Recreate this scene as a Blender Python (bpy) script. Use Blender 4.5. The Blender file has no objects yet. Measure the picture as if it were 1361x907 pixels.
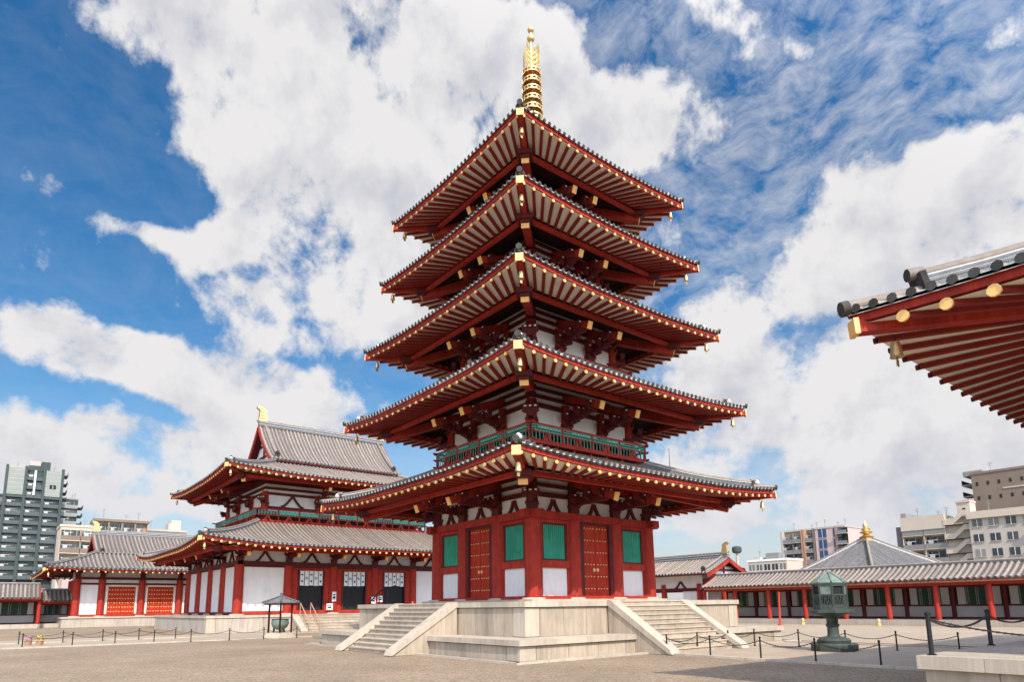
import bpy, math, random
from mathutils import Vector, Matrix
random.seed(7)
R = math.radians
scene = bpy.context.scene
COL = scene.collection

# ------------------------------------------------------------------ materials
MATS = {}
def new_mat(name):
    m = bpy.data.materials.new(name); m.use_nodes = True
    nt = m.node_tree; b = nt.nodes['Principled BSDF']
    MATS[name] = m
    return m, nt, b
def N(nt, t, **kw):
    n = nt.nodes.new(t)
    for k, v in kw.items():
        if k in n.inputs: n.inputs[k].default_value = v
        else: setattr(n, k, v)
    return n
def mat(name, col, rough=.6, metal=0.0, var=.15, scale=3.0, island=0.0, bump=0.0, bscale=40.0, col2=None, stain=0.0, spec=.5, streak=0.0):
    """base colour broken up by noise, by island and by soft stains"""
    m, nt, b = new_mat(name)
    L = nt.links.new
    tc = N(nt, 'ShaderNodeTexCoord')
    no = N(nt, 'ShaderNodeTexNoise', Scale=scale, Detail=6.0, Roughness=.6)
    L(tc.outputs['Object'], no.inputs['Vector'])
    ramp = N(nt, 'ShaderNodeMapRange'); ramp.inputs['From Min'].default_value = .3; ramp.inputs['From Max'].default_value = .7
    L(no.outputs['Fac'], ramp.inputs['Value'])
    mix = N(nt, 'ShaderNodeMix', data_type='RGBA')
    c2 = col2 if col2 else tuple(c*(1-var) for c in col)
    mix.inputs[6].default_value = (*col, 1); mix.inputs[7].default_value = (*c2, 1)
    L(ramp.outputs['Result'], mix.inputs[0])
    out = mix.outputs[2]
    if island:
        ge = N(nt, 'ShaderNodeNewGeometry')
        mr = N(nt, 'ShaderNodeMapRange'); mr.inputs['To Min'].default_value = 1-island; mr.inputs['To Max'].default_value = 1+island
        L(ge.outputs['Random Per Island'], mr.inputs['Value'])
        hs = N(nt, 'ShaderNodeVectorMath', operation='SCALE')
        L(out, hs.inputs[0]); L(mr.outputs['Result'], hs.inputs['Scale'])
        out = hs.outputs['Vector']
    if stain:
        n2 = N(nt, 'ShaderNodeTexNoise', Scale=.9, Detail=5.0, Roughness=.65)
        mp = N(nt, 'ShaderNodeMapping'); mp.inputs['Scale'].default_value = (1.6, 1.6, .35)
        L(tc.outputs['Object'], mp.inputs['Vector']); L(mp.outputs['Vector'], n2.inputs['Vector'])
        m2 = N(nt, 'ShaderNodeMapRange'); m2.inputs['From Min'].default_value = .5; m2.inputs['From Max'].default_value = .75
        m2.inputs['To Max'].default_value = stain
        L(n2.outputs['Fac'], m2.inputs['Value'])
        mx = N(nt, 'ShaderNodeMix', data_type='RGBA')
        mx.inputs[7].default_value = (*[c*.45 for c in col], 1)
        L(m2.outputs['Result'], mx.inputs[0]); L(out, mx.inputs[6]); out = mx.outputs[2]
    if streak:       # narrow weather streaks running down the face
        ms = N(nt, 'ShaderNodeMapping'); ms.inputs['Scale'].default_value = (9, 9, .5)
        ns = N(nt, 'ShaderNodeTexNoise', Scale=1.0, Detail=4.0, Roughness=.7)
        L(tc.outputs['Object'], ms.inputs['Vector']); L(ms.outputs['Vector'], ns.inputs['Vector'])
        m3 = N(nt, 'ShaderNodeMapRange'); m3.inputs['From Min'].default_value = .32; m3.inputs['From Max'].default_value = .68
        m3.inputs['To Min'].default_value = 1-streak; m3.inputs['To Max'].default_value = 1+streak*.5
        L(ns.outputs['Fac'], m3.inputs['Value'])
        sv = N(nt, 'ShaderNodeVectorMath', operation='SCALE'); L(out, sv.inputs[0]); L(m3.outputs['Result'], sv.inputs['Scale']); out = sv.outputs['Vector']
    L(out, b.inputs['Base Color'])
    rr = N(nt, 'ShaderNodeMapRange'); rr.inputs['To Min'].default_value = max(.05, rough-.08); rr.inputs['To Max'].default_value = min(1, rough+.12)
    L(no.outputs['Fac'], rr.inputs['Value']); L(rr.outputs['Result'], b.inputs['Roughness'])
    b.inputs['Metallic'].default_value = metal
    b.inputs['Specular IOR Level'].default_value = spec
    if bump:
        nb = N(nt, 'ShaderNodeTexNoise', Scale=bscale, Detail=4.0)
        L(tc.outputs['Object'], nb.inputs['Vector'])
        bp = N(nt, 'ShaderNodeBump', Strength=bump, Distance=.03)
        L(nb.outputs['Fac'], bp.inputs['Height']); L(bp.outputs['Normal'], b.inputs['Normal'])
    return m
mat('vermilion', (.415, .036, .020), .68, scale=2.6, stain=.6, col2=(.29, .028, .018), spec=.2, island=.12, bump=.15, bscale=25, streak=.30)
mat('door_red', (.47, .036, .015), .62, var=.3, scale=3, spec=.2, stain=.4, streak=.30)
mat('rafter_red_shaded', (.24, .021, .014), .6, var=.3, scale=3, spec=.2)  # the same vermilion, darkened to paint in the shade under the eaves
mat('dark_red', (.115, .013, .013), .6, var=.35, scale=2.5, spec=.3)  # vermilion darkened so brackets carry painted under-eave shade; also frames and beams
mat('dark_wood', (.035, .010, .010), .75, var=.4, scale=3, spec=.2)  # near black, so inner soffits carry painted shade; also plain dark timber
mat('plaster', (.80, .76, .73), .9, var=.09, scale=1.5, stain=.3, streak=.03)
mat('plaster_shaded', (.44, .42, .415), .9, var=.15, scale=1.2, stain=.3)  # plaster greyed to paint in the shade below the corridor roof
mat('soffit', (.86, .745, .61), .85, var=.1, scale=2)
mat('gold', (.80, .56, .25), .42, metal=1.0, var=.15, scale=8)
mat('gold_paint', (.95, .54, .17), .45, metal=.15, var=.15, scale=8)
mat('green_slat', (.03, .36, .22), .6, var=.3, scale=2, streak=.25)
mat('dark_green', (.012, .055, .035), .6, var=.5, scale=3)
mat('slat_pale', (.30, .37, .33), .7, var=.5, scale=6)
mat('green_rail', (.07, .38, .27), .6, var=.3, scale=4)
mat('tile', (.285, .222, .172), .65, var=.35, scale=5, island=.26, stain=.45)
mat('tile_pan', (.115, .100, .092), .7, var=.4, scale=5, stain=.3)
mat('tile_end', (.062, .057, .053), .75, var=.4, scale=9, island=.35, spec=.2)
mat('tile_ridge', (.13, .135, .145), .6, var=.4, scale=6, stain=.3)
mat('mortar', (.62, .60, .58), .8, var=.3, scale=6)
mat('stone', (.445, .36, .268), .8, var=.2, scale=1.4, island=.13, bump=.3, bscale=60, stain=.6, streak=.22)
mat('stone_cap', (.50, .418, .322), .8, var=.16, scale=1.6, island=.08, bump=.3, bscale=60, stain=.5, streak=.16)
mat('stone_far', (.45, .385, .31), .85, var=.15, scale=1.0, island=.08, stain=.4, streak=.2)
mat('cap_shade', (.10, .08, .065), .9, var=.3)  # colour of the painted shadow line below the podium caps
mat('paving', (.375, .288, .202), .85, var=.14, scale=.8, island=.05, bump=.2, bscale=30, stain=.15)
mat('bronze', (.075, .09, .078), .6, metal=.25, scale=5, col2=(.04, .055, .045), stain=.3)
mat('bronze_roof', (.20, .245, .195), .6, metal=.1, scale=6, col2=(.12, .155, .125), stain=.3)
mat('iron', (.016, .015, .016), .5, metal=.3, var=.2)
mat('chain', (.05, .042, .038), .55, metal=.5, var=.3)
mat('dark', (.012, .012, .013), .8, var=.3)
mat('white', (.80, .80, .80), .7, var=.06)
mat('ink', (.03, .03, .035), .8, var=.2)
mat('pole_red', (.62, .05, .03), .45, var=.15)
mat('yellow', (.75, .55, .05), .6, var=.2)
mat('pink', (.70, .28, .42), .7, var=.25)
mat('leaf', (.07, .12, .03), .7, var=.4, scale=9)
mat('leaf_yellow', (.42, .42, .03), .7, scale=9, col2=(.22, .26, .03))
mat('tower_green', (.038, .056, .053), .7, var=.15, scale=.3)
mat('tower_panel', (.07, .09, .087), .7, var=.15, scale=.3)
mat('tower_pale', (.24, .262, .235), .7, var=.12, scale=.3)
mat('concrete', (.43, .385, .325), .85, var=.14, scale=.3)
mat('cream', (.50, .425, .335), .85, var=.1, scale=.3)
mat('brown_tile', (.195, .142, .105), .8, var=.14, scale=.4)
mat('terracotta', (.42, .23, .14), .8, var=.15, scale=.4)
mat('pinkish', (.52, .38, .35), .8, var=.1, scale=.4)
mat('grey_clad', (.22, .21, .20), .8, var=.15, scale=.4)
def glass_mat(name, a, c):
    m, nt, b = new_mat(name); L = nt.links.new
    oi = N(nt, 'ShaderNodeObjectInfo'); cr = N(nt, 'ShaderNodeMapRange'); cr.inputs[1].default_value = .35; cr.inputs[2].default_value = 1.0
    L(oi.outputs['Random'], cr.inputs[0]); mx = N(nt, 'ShaderNodeMix', data_type='RGBA'); mx.inputs[6].default_value = (*a, 1); mx.inputs[7].default_value = (*c, 1)
    L(cr.outputs[0], mx.inputs[0]); L(mx.outputs[2], b.inputs['Base Color']); b.inputs['Roughness'].default_value = .15
glass_mat('glass', (.025, .032, .04), (.20, .19, .17)); glass_mat('blue_glass', (.03, .06, .13), (.08, .12, .20))
mat('curtain', (.45, .44, .42), .7, var=.3, scale=.8)
mat('grass_slope', (.10, .12, .04), .9, var=.3, scale=4)
mat('slate', (.21, .195, .185), .75, var=.55, scale=5, stain=.5, island=.35)

def ground_material():
    m, nt, b = new_mat('gravel'); L = nt.links.new
    tc = N(nt, 'ShaderNodeTexCoord')
    big = N(nt, 'ShaderNodeTexNoise', Scale=.22, Detail=5.0, Roughness=.6)
    mid = N(nt, 'ShaderNodeTexNoise', Scale=2.6, Detail=5.0, Roughness=.7)
    vor = N(nt, 'ShaderNodeTexVoronoi', Scale=34.0)
    vo2 = N(nt, 'ShaderNodeTexVoronoi', Scale=9.0)
    for n in (big, mid, vor, vo2): L(tc.outputs['Object'], n.inputs['Vector'])
    def ramp(src, lo, hi, a, c):
        r = N(nt, 'ShaderNodeMapRange'); r.inputs[1].default_value = lo; r.inputs[2].default_value = hi
        r.inputs[3].default_value = a; r.inputs[4].default_value = c
        L(src, r.inputs[0]); return r.outputs[0]
    s1 = N(nt, 'ShaderNodeSeparateColor'); L(vor.outputs['Color'], s1.inputs[0])
    s2 = N(nt, 'ShaderNodeSeparateColor'); L(vo2.outputs['Color'], s2.inputs[0])
    f = ramp(s1.outputs[0], 0, 1, .60, 1.40)
    f2 = ramp(s2.outputs[1], 0, 1, .93, 1.07)
    f3 = ramp(big.outputs['Fac'], .32, .68, .80, 1.13)
    f4 = ramp(mid.outputs['Fac'], .3, .7, .91, 1.08)
    def mul(a, c):
        x = N(nt, 'ShaderNodeMath', operation='MULTIPLY'); L(a, x.inputs[0]); L(c, x.inputs[1]); return x.outputs[0]
    tot = mul(mul(f, f2), mul(f3, f4))
    mixc = N(nt, 'ShaderNodeMix', data_type='RGBA')
    mixc.inputs[6].default_value = (.28, .198, .125, 1); mixc.inputs[7].default_value = (.258, .20, .14, 1)
    L(s1.outputs[2], mixc.inputs[0])
    sc = N(nt, 'ShaderNodeVectorMath', operation='SCALE'); L(mixc.outputs[2], sc.inputs[0]); L(tot, sc.inputs['Scale'])
    L(sc.outputs['Vector'], b.inputs['Base Color'])
    b.inputs['Roughness'].default_value = .95; b.inputs['Specular IOR Level'].default_value = .2
    bp = N(nt, 'ShaderNodeBump', Strength=.5, Distance=.02)
    L(vor.outputs['Distance'], bp.inputs['Height']); L(bp.outputs['Normal'], b.inputs['Normal'])
ground_material()

# ------------------------------------------------------------------ mesh builder
class MB:
    def __init__(s): s.v = []; s.f = []; s.m = []; s.sm = []
    def add(s, vs, fs, mt, smooth=False):
        o = len(s.v); s.v += [tuple(v) for v in vs]
        for f in fs: s.f.append([o+i for i in f]); s.m.append(mt); s.sm.append(smooth)
    def box(s, c, d, mt, rz=0.0):
        x, y, z = c; a, b, h = d[0]/2, d[1]/2, d[2]/2; cs, sn = math.cos(rz), math.sin(rz)
        vs = [(x+px*cs-py*sn, y+px*sn+py*cs, z+pz) for pz in (-h, h) for px, py in ((-a, -b), (a, -b), (a, b), (-a, b))]
        s.add(vs, [(3, 2, 1, 0), (4, 5, 6, 7), (0, 1, 5, 4), (1, 2, 6, 5), (2, 3, 7, 6), (3, 0, 4, 7)], mt)
    def b2(s, lo, hi, mt):
        s.box([(a+b)/2 for a, b in zip(lo, hi)], [abs(b-a) for a, b in zip(lo, hi)], mt)
    def beam(s, p0, p1, w, h, mt, capm=None):
        p0, p1 = Vector(p0), Vector(p1); d = (p1-p0).normalized()
        side = d.cross(Vector((0, 0, 1)))
        side = side.normalized() if side.length > 1e-4 else Vector((1, 0, 0))
        up = side.cross(d).normalized()
        vs = []
        for p in (p0, p1):
            for a, b in ((-1, -1), (1, -1), (1, 1), (-1, 1)): vs.append(p+side*a*w/2+up*b*h/2)
        s.add(vs, [(0, 1, 5, 4), (1, 2, 6, 5), (2, 3, 7, 6), (3, 0, 4, 7), (3, 2, 1, 0)], mt)
        s.add(vs[4:], [(0, 1, 2, 3)], capm or mt)
    def cyl(s, p0, p1, r0, r1, n, mt, cap=True, capm=None):
        p0, p1 = Vector(p0), Vector(p1); d = (p1-p0).normalized()
        a = d.cross(Vector((0, 0, 1))); a = a.normalized() if a.length > 1e-4 else Vector((1, 0, 0)); b = d.cross(a)
        vs = []
        for p, r in ((p0, r0), (p1, r1)):
            for i in range(n):
                t = 2*math.pi*(i+.5)/n; vs.append(p+a*math.cos(t)*r+b*math.sin(t)*r)
        s.add(vs, [(i, (i+1) % n, n+(i+1) % n, n+i) for i in range(n)], mt, n > 6)
        if cap: s.add(vs, [tuple(range(n-1, -1, -1)), tuple(range(n, 2*n))], capm or mt)
    def lathe(s, prof, c, n, mt, smooth=True, ph=0.0):
        vs = []
        for r, z in prof:
            for i in range(n):
                t = 2*math.pi*i/n+ph; vs.append((c[0]+r*math.cos(t), c[1]+r*math.sin(t), c[2]+z))
        fs = [(k*n+i, k*n+(i+1) % n, (k+1)*n+(i+1) % n, (k+1)*n+i) for k in range(len(prof)-1) for i in range(n)]
        fs += [tuple(range(n-1, -1, -1)), tuple(range((len(prof)-1)*n, len(prof)*n))]
        s.add(vs, fs, mt, smooth)
    def sweep(s, pts, w, h, mt, cap=True):
        """rectangular section along a polyline; w horizontal, h vertical"""
        vs = []; n = len(pts); P = [Vector(p) for p in pts]
        for i, p in enumerate(P):
            d = (P[min(i+1, n-1)]-P[max(i-1, 0)]); d.z = 0; d.normalize()
            sd = Vector((d.y, -d.x, 0))
            for a, b in ((-1, -1), (1, -1), (1, 1), (-1, 1)): vs.append(p+sd*a*w/2+Vector((0, 0, b*h/2)))
        fs = [(4*i+j, 4*i+(j+1) % 4, 4*i+4+(j+1) % 4, 4*i+4+j) for i in range(n-1) for j in range(4)]
        if cap: fs += [(3, 2, 1, 0), tuple(4*(n-1)+j for j in range(4))]
        s.add(vs, fs, mt)
    def tube(s, pts, r, mt, n=6):
        P = [Vector(p) for p in pts]; vs = []; k = len(P)
        for i, p in enumerate(P):
            d = (P[min(i+1, k-1)]-P[max(i-1, 0)]).normalized()
            a = d.cross(Vector((0, 0, 1))); a = a.normalized() if a.length > 1e-3 else Vector((1, 0, 0)); b = d.cross(a)
            for j in range(n):
                t = 2*math.pi*j/n; vs.append(p+a*math.cos(t)*r+b*math.sin(t)*r)
        s.add(vs, [(i*n+j, i*n+(j+1) % n, (i+1)*n+(j+1) % n, (i+1)*n+j) for i in range(k-1) for j in range(n)], mt, True)
    def prism(s, poly, ext, mt):
        n = len(poly); e = Vector(ext); vs = [Vector(p) for p in poly]+[Vector(p)+e for p in poly]
        s.add(vs, [tuple(range(n-1, -1, -1)), tuple(range(n, 2*n))]+[(i, (i+1) % n, n+(i+1) % n, n+i) for i in range(n)], mt)
    def mesh(s, name):
        me = bpy.data.meshes.new(name); me.from_pydata(s.v, [], s.f)
        ms = []
        for x in s.m:
            if x not in ms: ms.append(x)
        for x in ms: me.materials.append(MATS[x])
        ix = {x: i for i, x in enumerate(ms)}
        me.polygons.foreach_set('material_index', [ix[x] for x in s.m])
        me.polygons.foreach_set('use_smooth', s.sm)
        me.update()
        if any(s.sm):
            try: me.set_sharp_from_angle(angle=R(38))
            except Exception: pass
        return me
    def obj(s, name, parent=None, loc=(0, 0, 0), rz=0.0):
        return link(name, s.mesh(name), parent, loc, rz)
def link(name, me, parent=None, loc=(0, 0, 0), rz=0.0):
    o = bpy.data.objects.new(name, me); COL.objects.link(o)
    o.location = loc; o.rotation_euler = (0, 0, rz)
    if parent: o.parent = parent
    return o
def tag(o, label, cat, group=None, kind=None):
    if label: o['label'] = label
    if cat: o['category'] = cat
    if group: o['group'] = group
    if kind: o['kind'] = kind
    return o
def thing(name, label, cat, loc=(0, 0, 0), rz=0.0, group=None):
    return tag(link(name, None, None, loc, rz), label, cat, group)
def dup(o, parent=None, loc=None, rz=None):
    c = o.copy(); COL.objects.link(c)
    if parent is not None: c.parent = parent
    if loc is not None: c.location = loc
    if rz is not None: c.rotation_euler = (0, 0, rz)
    return c
def dup_tree(o, loc, rz=None, parent=None):
    c = dup(o, parent, loc, rz)
    for ch in list(o.children):
        d = dup(ch, c)
        for g in list(ch.children): dup(g, d)
    return c
def structure(o): o['kind'] = 'structure'; return o

# ------------------------------------------------------------------ roofs
class Roof:
    """hipped tile roof; half sizes hx, hy at the eave, tx, ty at the top; zg: height of the rafter ends"""
    def __init__(s, hx, hy, tx, ty, zg, rise, lift, curve=.35, tile_dz=.30, kl=1.4):
        s.hx, s.hy, s.tx, s.ty, s.zg, s.rise, s.lift, s.curve, s.z0, s.kl = hx, hy, tx, ty, zg, rise, lift, curve, zg+tile_dz, kl
    def dims(s, side):
        return (s.hx, s.tx, s.hy-s.ty) if side in 'SN' else (s.hy, s.ty, s.hx-s.tx)
    def T(s, side, u, v, z):
        if side == 'S': return (u, -s.hy+v, z)
        if side == 'N': return (-u, s.hy-v, z)
        if side == 'E': return (s.hx-v, u, z)
        return (-s.hx+v, -u, z)
    def lf(s, side, u, v=0.0):
        w, t, d = s.dims(side); k = max(0.0, (w-abs(u))/3.9)
        return s.lift*max(0.0, 1-k/s.kl)**2*max(0.0, 1-v/d)
    def zf(s, side, u, v):
        w, t, d = s.dims(side); q = v/d
        return s.z0+s.rise*(q*(1-s.curve)+s.curve*q*q)+s.lf(side, u, v)
    def tiles(s, mb, sides='SWNE', sp=.3, rr=.085, nv=5, barrel='tile', seg=5):
        for side in sides:
            w, t, d = s.dims(side); n = max(4, int(round(2*w/sp))); du = 2*w/n
            vm = lambda u: max(.02, d*min(1.0, (w-abs(u))/max(.01, w-t)))
            vs = []; fs = []
            for i in range(n+1):
                u = -w+i*du; m = vm(u)
                for j in range(nv+1):
                    v = m*j/nv; vs.append(s.T(side, u, v, s.zf(side, u, v)))
            for i in range(n):
                for j in range(nv):
                    a = i*(nv+1)+j; fs.append((a, a+nv+1, a+nv+2, a+1))
            mb.add(vs, fs, 'tile_pan', True)
            for i in range(n+1):       # the eave edge: pan tile fronts with a pale mortar line
                pass
            ev = []
            for i in range(n+1):
                u = -w+i*du; z = s.zf(side, u, 0)
                ev += [s.T(side, u, -.01, z-.075), s.T(side, u, -.01, z+.005)]
            mb.add(ev, [(2*i, 2*i+2, 2*i+3, 2*i+1) for i in range(n)], 'mortar')
            for i in range(n):
                u = -w+(i+.5)*du; m = vm(u)
                if m < .12: continue
                ring = []
                for j in range(nv+1):
                    v = m*j/nv-(.05 if j == 0 else 0); z = s.zf(side, u, max(0, v))
                    for k in range(seg):
                        a = math.pi*k/(seg-1)
                        ring.append(s.T(side, u+rr*math.cos(a), v, z-.01+rr*1.05*math.sin(a)))
                mb.add(ring, [(j*seg+k, j*seg+k+1, (j+1)*seg+k+1, (j+1)*seg+k) for j in range(nv) for k in range(seg-1)], barrel, True)
                z = s.zf(side, u, 0)+.015; cap = [s.T(side, u+rr*1.12*math.cos(2*math.pi*k/8), -.055, z+rr*1.12*math.sin(2*math.pi*k/8)) for k in range(8)]
                mb.add(cap, [tuple(range(8))], 'tile_end')
    def eave_pts(s, side, inset, dz, n=22, trim=0.0):
        w = s.dims(side)[0]-inset-trim
        return [s.T(side, u, inset, s.zg+dz+s.lf(side, u)) for u in [w*(2*i/n-1) for i in range(n+1)]]
    def fascia(s, mb, sides='SWNE', mt='vermilion', th=.14):
        for side in sides:
            mb.sweep(s.eave_pts(side, .10, .16), .10, th, mt)
            mb.sweep(s.eave_pts(side, .05, .252), .12, .05, mt)
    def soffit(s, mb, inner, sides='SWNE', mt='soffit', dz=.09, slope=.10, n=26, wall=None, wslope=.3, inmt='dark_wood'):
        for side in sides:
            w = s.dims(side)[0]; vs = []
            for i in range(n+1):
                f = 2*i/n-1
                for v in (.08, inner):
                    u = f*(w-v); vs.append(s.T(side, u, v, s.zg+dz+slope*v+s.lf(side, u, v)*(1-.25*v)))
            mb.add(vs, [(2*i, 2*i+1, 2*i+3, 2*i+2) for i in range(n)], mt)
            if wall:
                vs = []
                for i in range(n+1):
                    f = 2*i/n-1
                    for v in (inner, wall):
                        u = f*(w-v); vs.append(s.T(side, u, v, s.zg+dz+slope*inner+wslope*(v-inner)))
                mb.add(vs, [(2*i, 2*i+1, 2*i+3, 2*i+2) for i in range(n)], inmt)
    def rafter_list(s, side, sp):
        w = s.dims(side)[0]; n = int(round((2*w-.5)/sp)); st = (2*w-.5)/n
        return [-w+.25+st*i for i in range(n+1)]
    def rafter(s, mb, side, u, inner, slope=.10, wd=.15, hd=.15, gold='gold_paint', red='rafter_red_shaded', fan=None, cap=None):
        w = s.dims(side)[0]; ui = u
        if fan:                       # fanned rafters: they spread from a point inside the corner
            vi = inner; c = w-fan
            if abs(u) > c: ui = math.copysign(c+(abs(u)-c)*(fan-vi)/fan, u)
        else:
            vi = max(.3, min(inner, w-abs(u)-.02))
        a = s.T(side, ui, vi, s.zg+slope*vi+s.lf(side, u, vi)*(1-.25*vi)); b = s.T(side, u, .10, s.zg+s.lf(side, u))
        mb.beam(a, b, wd, hd, red)
        b1 = s.T(side, u, .05, s.zg+s.lf(side, u))
        mb.cyl(b, b1, cap or wd*.6, cap or wd*.6, 10, gold)
    def hip_pts(s, sx, sy, n=8, q0=0.0, q1=1.0, dz=0.0):
        out = []
        for i in range(n+1):
            q = q0+(q1-q0)*i/n
            x = s.hx+(s.tx-s.hx)*q; y = s.hy+(s.ty-s.hy)*q
            z = s.z0+s.rise*(q*(1-s.curve)+s.curve*q*q)+s.lift*max(0, 1-(s.hx-x)/3.9/s.kl)**2*(1-q)
            out.append((sx*x, sy*y, z+dz))
        return out

def bell(mb, c, s=1.0):
    x, y, z = c
    mb.cyl((x, y, z+.02*s), (x, y, z-.12*s), .012*s, .012*s, 6, 'iron')
    mb.lathe([(.03*s, 0), (.07*s, -.03*s), (.085*s, -.12*s), (.105*s, -.27*s), (.115*s, -.30*s)][::-1], (x, y, z-.1*s), 10, 'gold')
    mb.box((x, y, z-.50*s), (.11*s, .012*s, .13*s), 'gold')
    mb.cyl((x, y, z-.38*s), (x, y, z-.46*s), .01*s, .01*s, 5, 'iron')

CORN = ((-1, -1), (1, -1), (-1, 1), (1, 1))
def roof_parts(root, rf, inner, sp_raf=.5, sp_tile=.3, single=(), bells=CORN, wall=None, hip0=.14, name='roof', sides='SWNE', raf_w=.15, rr=.072, nv=5, ridge=.26, stuff=None, bell_s=1.0, fan=None):
    """tiles + fascia + soffit as the roof, its hips, bells and rafters as sub-parts; returns the roof object and a builder of left-over rafters"""
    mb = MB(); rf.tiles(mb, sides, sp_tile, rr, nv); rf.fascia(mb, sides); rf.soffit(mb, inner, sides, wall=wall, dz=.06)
    o = mb.obj(name, root)
    hb = None; bb = None
    for sx, sy in CORN:
        # hip rafters with gilded end plates
        P = rf.hip_pts(sx, sy, 1, 0, 1); zt = rf.zg+rf.lift; k = inner+.9
        tip = Vector((sx*(rf.hx-.02), sy*(rf.hy-.02), zt)); inn = Vector((sx*(rf.hx-k), sy*(rf.hy-k), rf.zg+.02))
        m = MB(); m.beam(inn, tip, .20, .20, 'vermilion')
        d = (tip-inn).normalized(); m.beam(tip, tip+d*.03, .29, .31, 'gold_paint')
        c_ = Vector((sx*(rf.hx-inner-.02), sy*(rf.hy-inner-.02), rf.zg-.04)); m.box(c_, (.62, .62, .20), 'dark_red', math.pi/4); m.box(c_+Vector((0, 0, -.14)), (.40, .40, .12), 'dark_red', math.pi/4)
        m.obj('hip_rafter', o)
        # ridge of stacked tiles over the hip
        m = MB(); hp = rf.hip_pts(sx, sy, 8, hip0, 1.0, .10)
        m.sweep(hp, ridge, .26, 'tile_ridge'); m.sweep([(x, y, z+.10) for x, y, z in hp], ridge+.06, .03, 'mortar')
        m.tube([(x, y, z+.17) for x, y, z in hp], .085, 'tile', 8)
        e = Vector(hp[0]); dd = (Vector(hp[0])-Vector(hp[1])).normalized()
        m.beam(e, e+dd*.08, ridge+.14, .42, 'tile_end'); m.cyl(e+Vector((0, 0, .20)), e+dd*.22+Vector((0, 0, .24)), .10, .10, 10, 'tile', True, 'tile_end')
        t0 = Vector(rf.hip_pts(sx, sy, 1, 0, 1)[0]); hq = rf.hip_pts(sx, sy, 3, 0.0, hip0+.02, .07)
        m.tube(hq, .10, 'tile', 8); m.cyl(t0+Vector((0, 0, .07)), t0+dd*.10+Vector((0, 0, .07)), .115, .115, 10, 'tile_end')
        m.lathe([(.03, 0), (.11, .05), (.13, .12), (.09, .20), (.03, .25)], (hq[2][0], hq[2][1], hq[2][2]+.06), 8, 'mortar')
        m.obj('hip_ridge', o)
        if (sx, sy) in bells:
            m = MB(); bell(m, (sx*(rf.hx-.42), sy*(rf.hy-.42), zt-.15), bell_s)
            m.obj('wind_bell', o)
    rest = stuff if stuff is not None else MB()
    for side in sides:
        for u in rf.rafter_list(side, sp_raf):
            if side in single:
                m = MB(); rf.rafter(m, side, u, inner+.15, wd=raf_w, hd=raf_w*.72, fan=fan, cap=raf_w*.53); m.obj('rafter', o)
            else: rf.rafter(rest, side, u, inner+.15, wd=raf_w, hd=raf_w*.72, fan=fan, cap=raf_w*.53)
    return o, rest

def bracket_mesh(proj, z0, zg, corner=False, scale=1.0, tail=True):
    """three-step bracket set, outwards along -Y (a corner set points along the diagonal)"""
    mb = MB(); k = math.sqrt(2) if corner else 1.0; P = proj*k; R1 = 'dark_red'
    zb = zg-.20; h = max(.4, zb-z0)
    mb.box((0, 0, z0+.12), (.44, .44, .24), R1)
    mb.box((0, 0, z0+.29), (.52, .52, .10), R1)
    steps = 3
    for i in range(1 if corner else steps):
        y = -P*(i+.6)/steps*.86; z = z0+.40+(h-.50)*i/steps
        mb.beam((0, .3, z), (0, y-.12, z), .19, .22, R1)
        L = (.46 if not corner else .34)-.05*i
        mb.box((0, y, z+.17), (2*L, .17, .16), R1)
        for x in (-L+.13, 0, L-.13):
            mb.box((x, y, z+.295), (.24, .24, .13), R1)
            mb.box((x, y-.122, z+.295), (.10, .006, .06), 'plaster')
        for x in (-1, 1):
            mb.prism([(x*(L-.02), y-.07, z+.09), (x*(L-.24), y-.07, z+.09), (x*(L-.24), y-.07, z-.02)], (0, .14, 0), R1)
    if tail:
        zn = zg-.36 if not corner else zg-.24
        q = Vector((0, -(P-.05)-(.15 if corner else 0), zn)); a = Vector((0, .25, zn+(P+.3)*.36/k))
        bw_, bh_ = (.30, .36) if corner else (.22, .30)
        mb.beam(a, q, bw_, bh_, 'vermilion'); d = (q-a).normalized(); mb.beam(q, q+d*.03, bw_+.03, bh_+.03, 'gold_paint')
    return mb

def column_mesh(r, h, foot=True):
    mb = MB(); mb.cyl((0, 0, 0), (0, 0, h), r, r*.93, 16, 'vermilion')
    if foot: mb.cyl((0, 0, -.02), (0, 0, .07), r*1.5, r*1.35, 16, 'stone_cap')
    return mb

def v_strut(mb, x, y, z0, z1, s=1.0, white='plaster', face=-1, mt='dark_red'):
    """inverted-V strut of curved legs on the wall"""
    h = z1-z0; w = h*.80*s
    for sg in (-1, 1):
        pts = [(x+sg*w*1.12, z0), (x+sg*w*.80, z0+.10*h), (x+sg*w*.48, z0+.42*h), (x+sg*w*.10, z1-.12*h)]
        for a, b in zip(pts, pts[1:]):
            mb.beam((a[0], y, a[1]), (b[0], y, b[1]), .10, .13*s+.02, mt)
    mb.box((x, y, z1-.06*h), (.26*s, .12, .14*h), mt)

# ------------------------------------------------------------------ pagoda
W = [7.42, 6.69, 6.01, 5.49, 5.09]
ZG = [6.12, 9.98, 13.69, 17.27, 20.63]
C = [3.39, 2.95, 2.52, 2.12, 1.80]
pagoda = thing('pagoda', 'five storey red pagoda with grey tiled roofs and gold spire on pale stone base', 'pagoda')
SIDES = ((0.0, 'S'), (-math.pi/2, 'W'), (math.pi, 'N'), (math.pi/2, 'E'))

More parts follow.
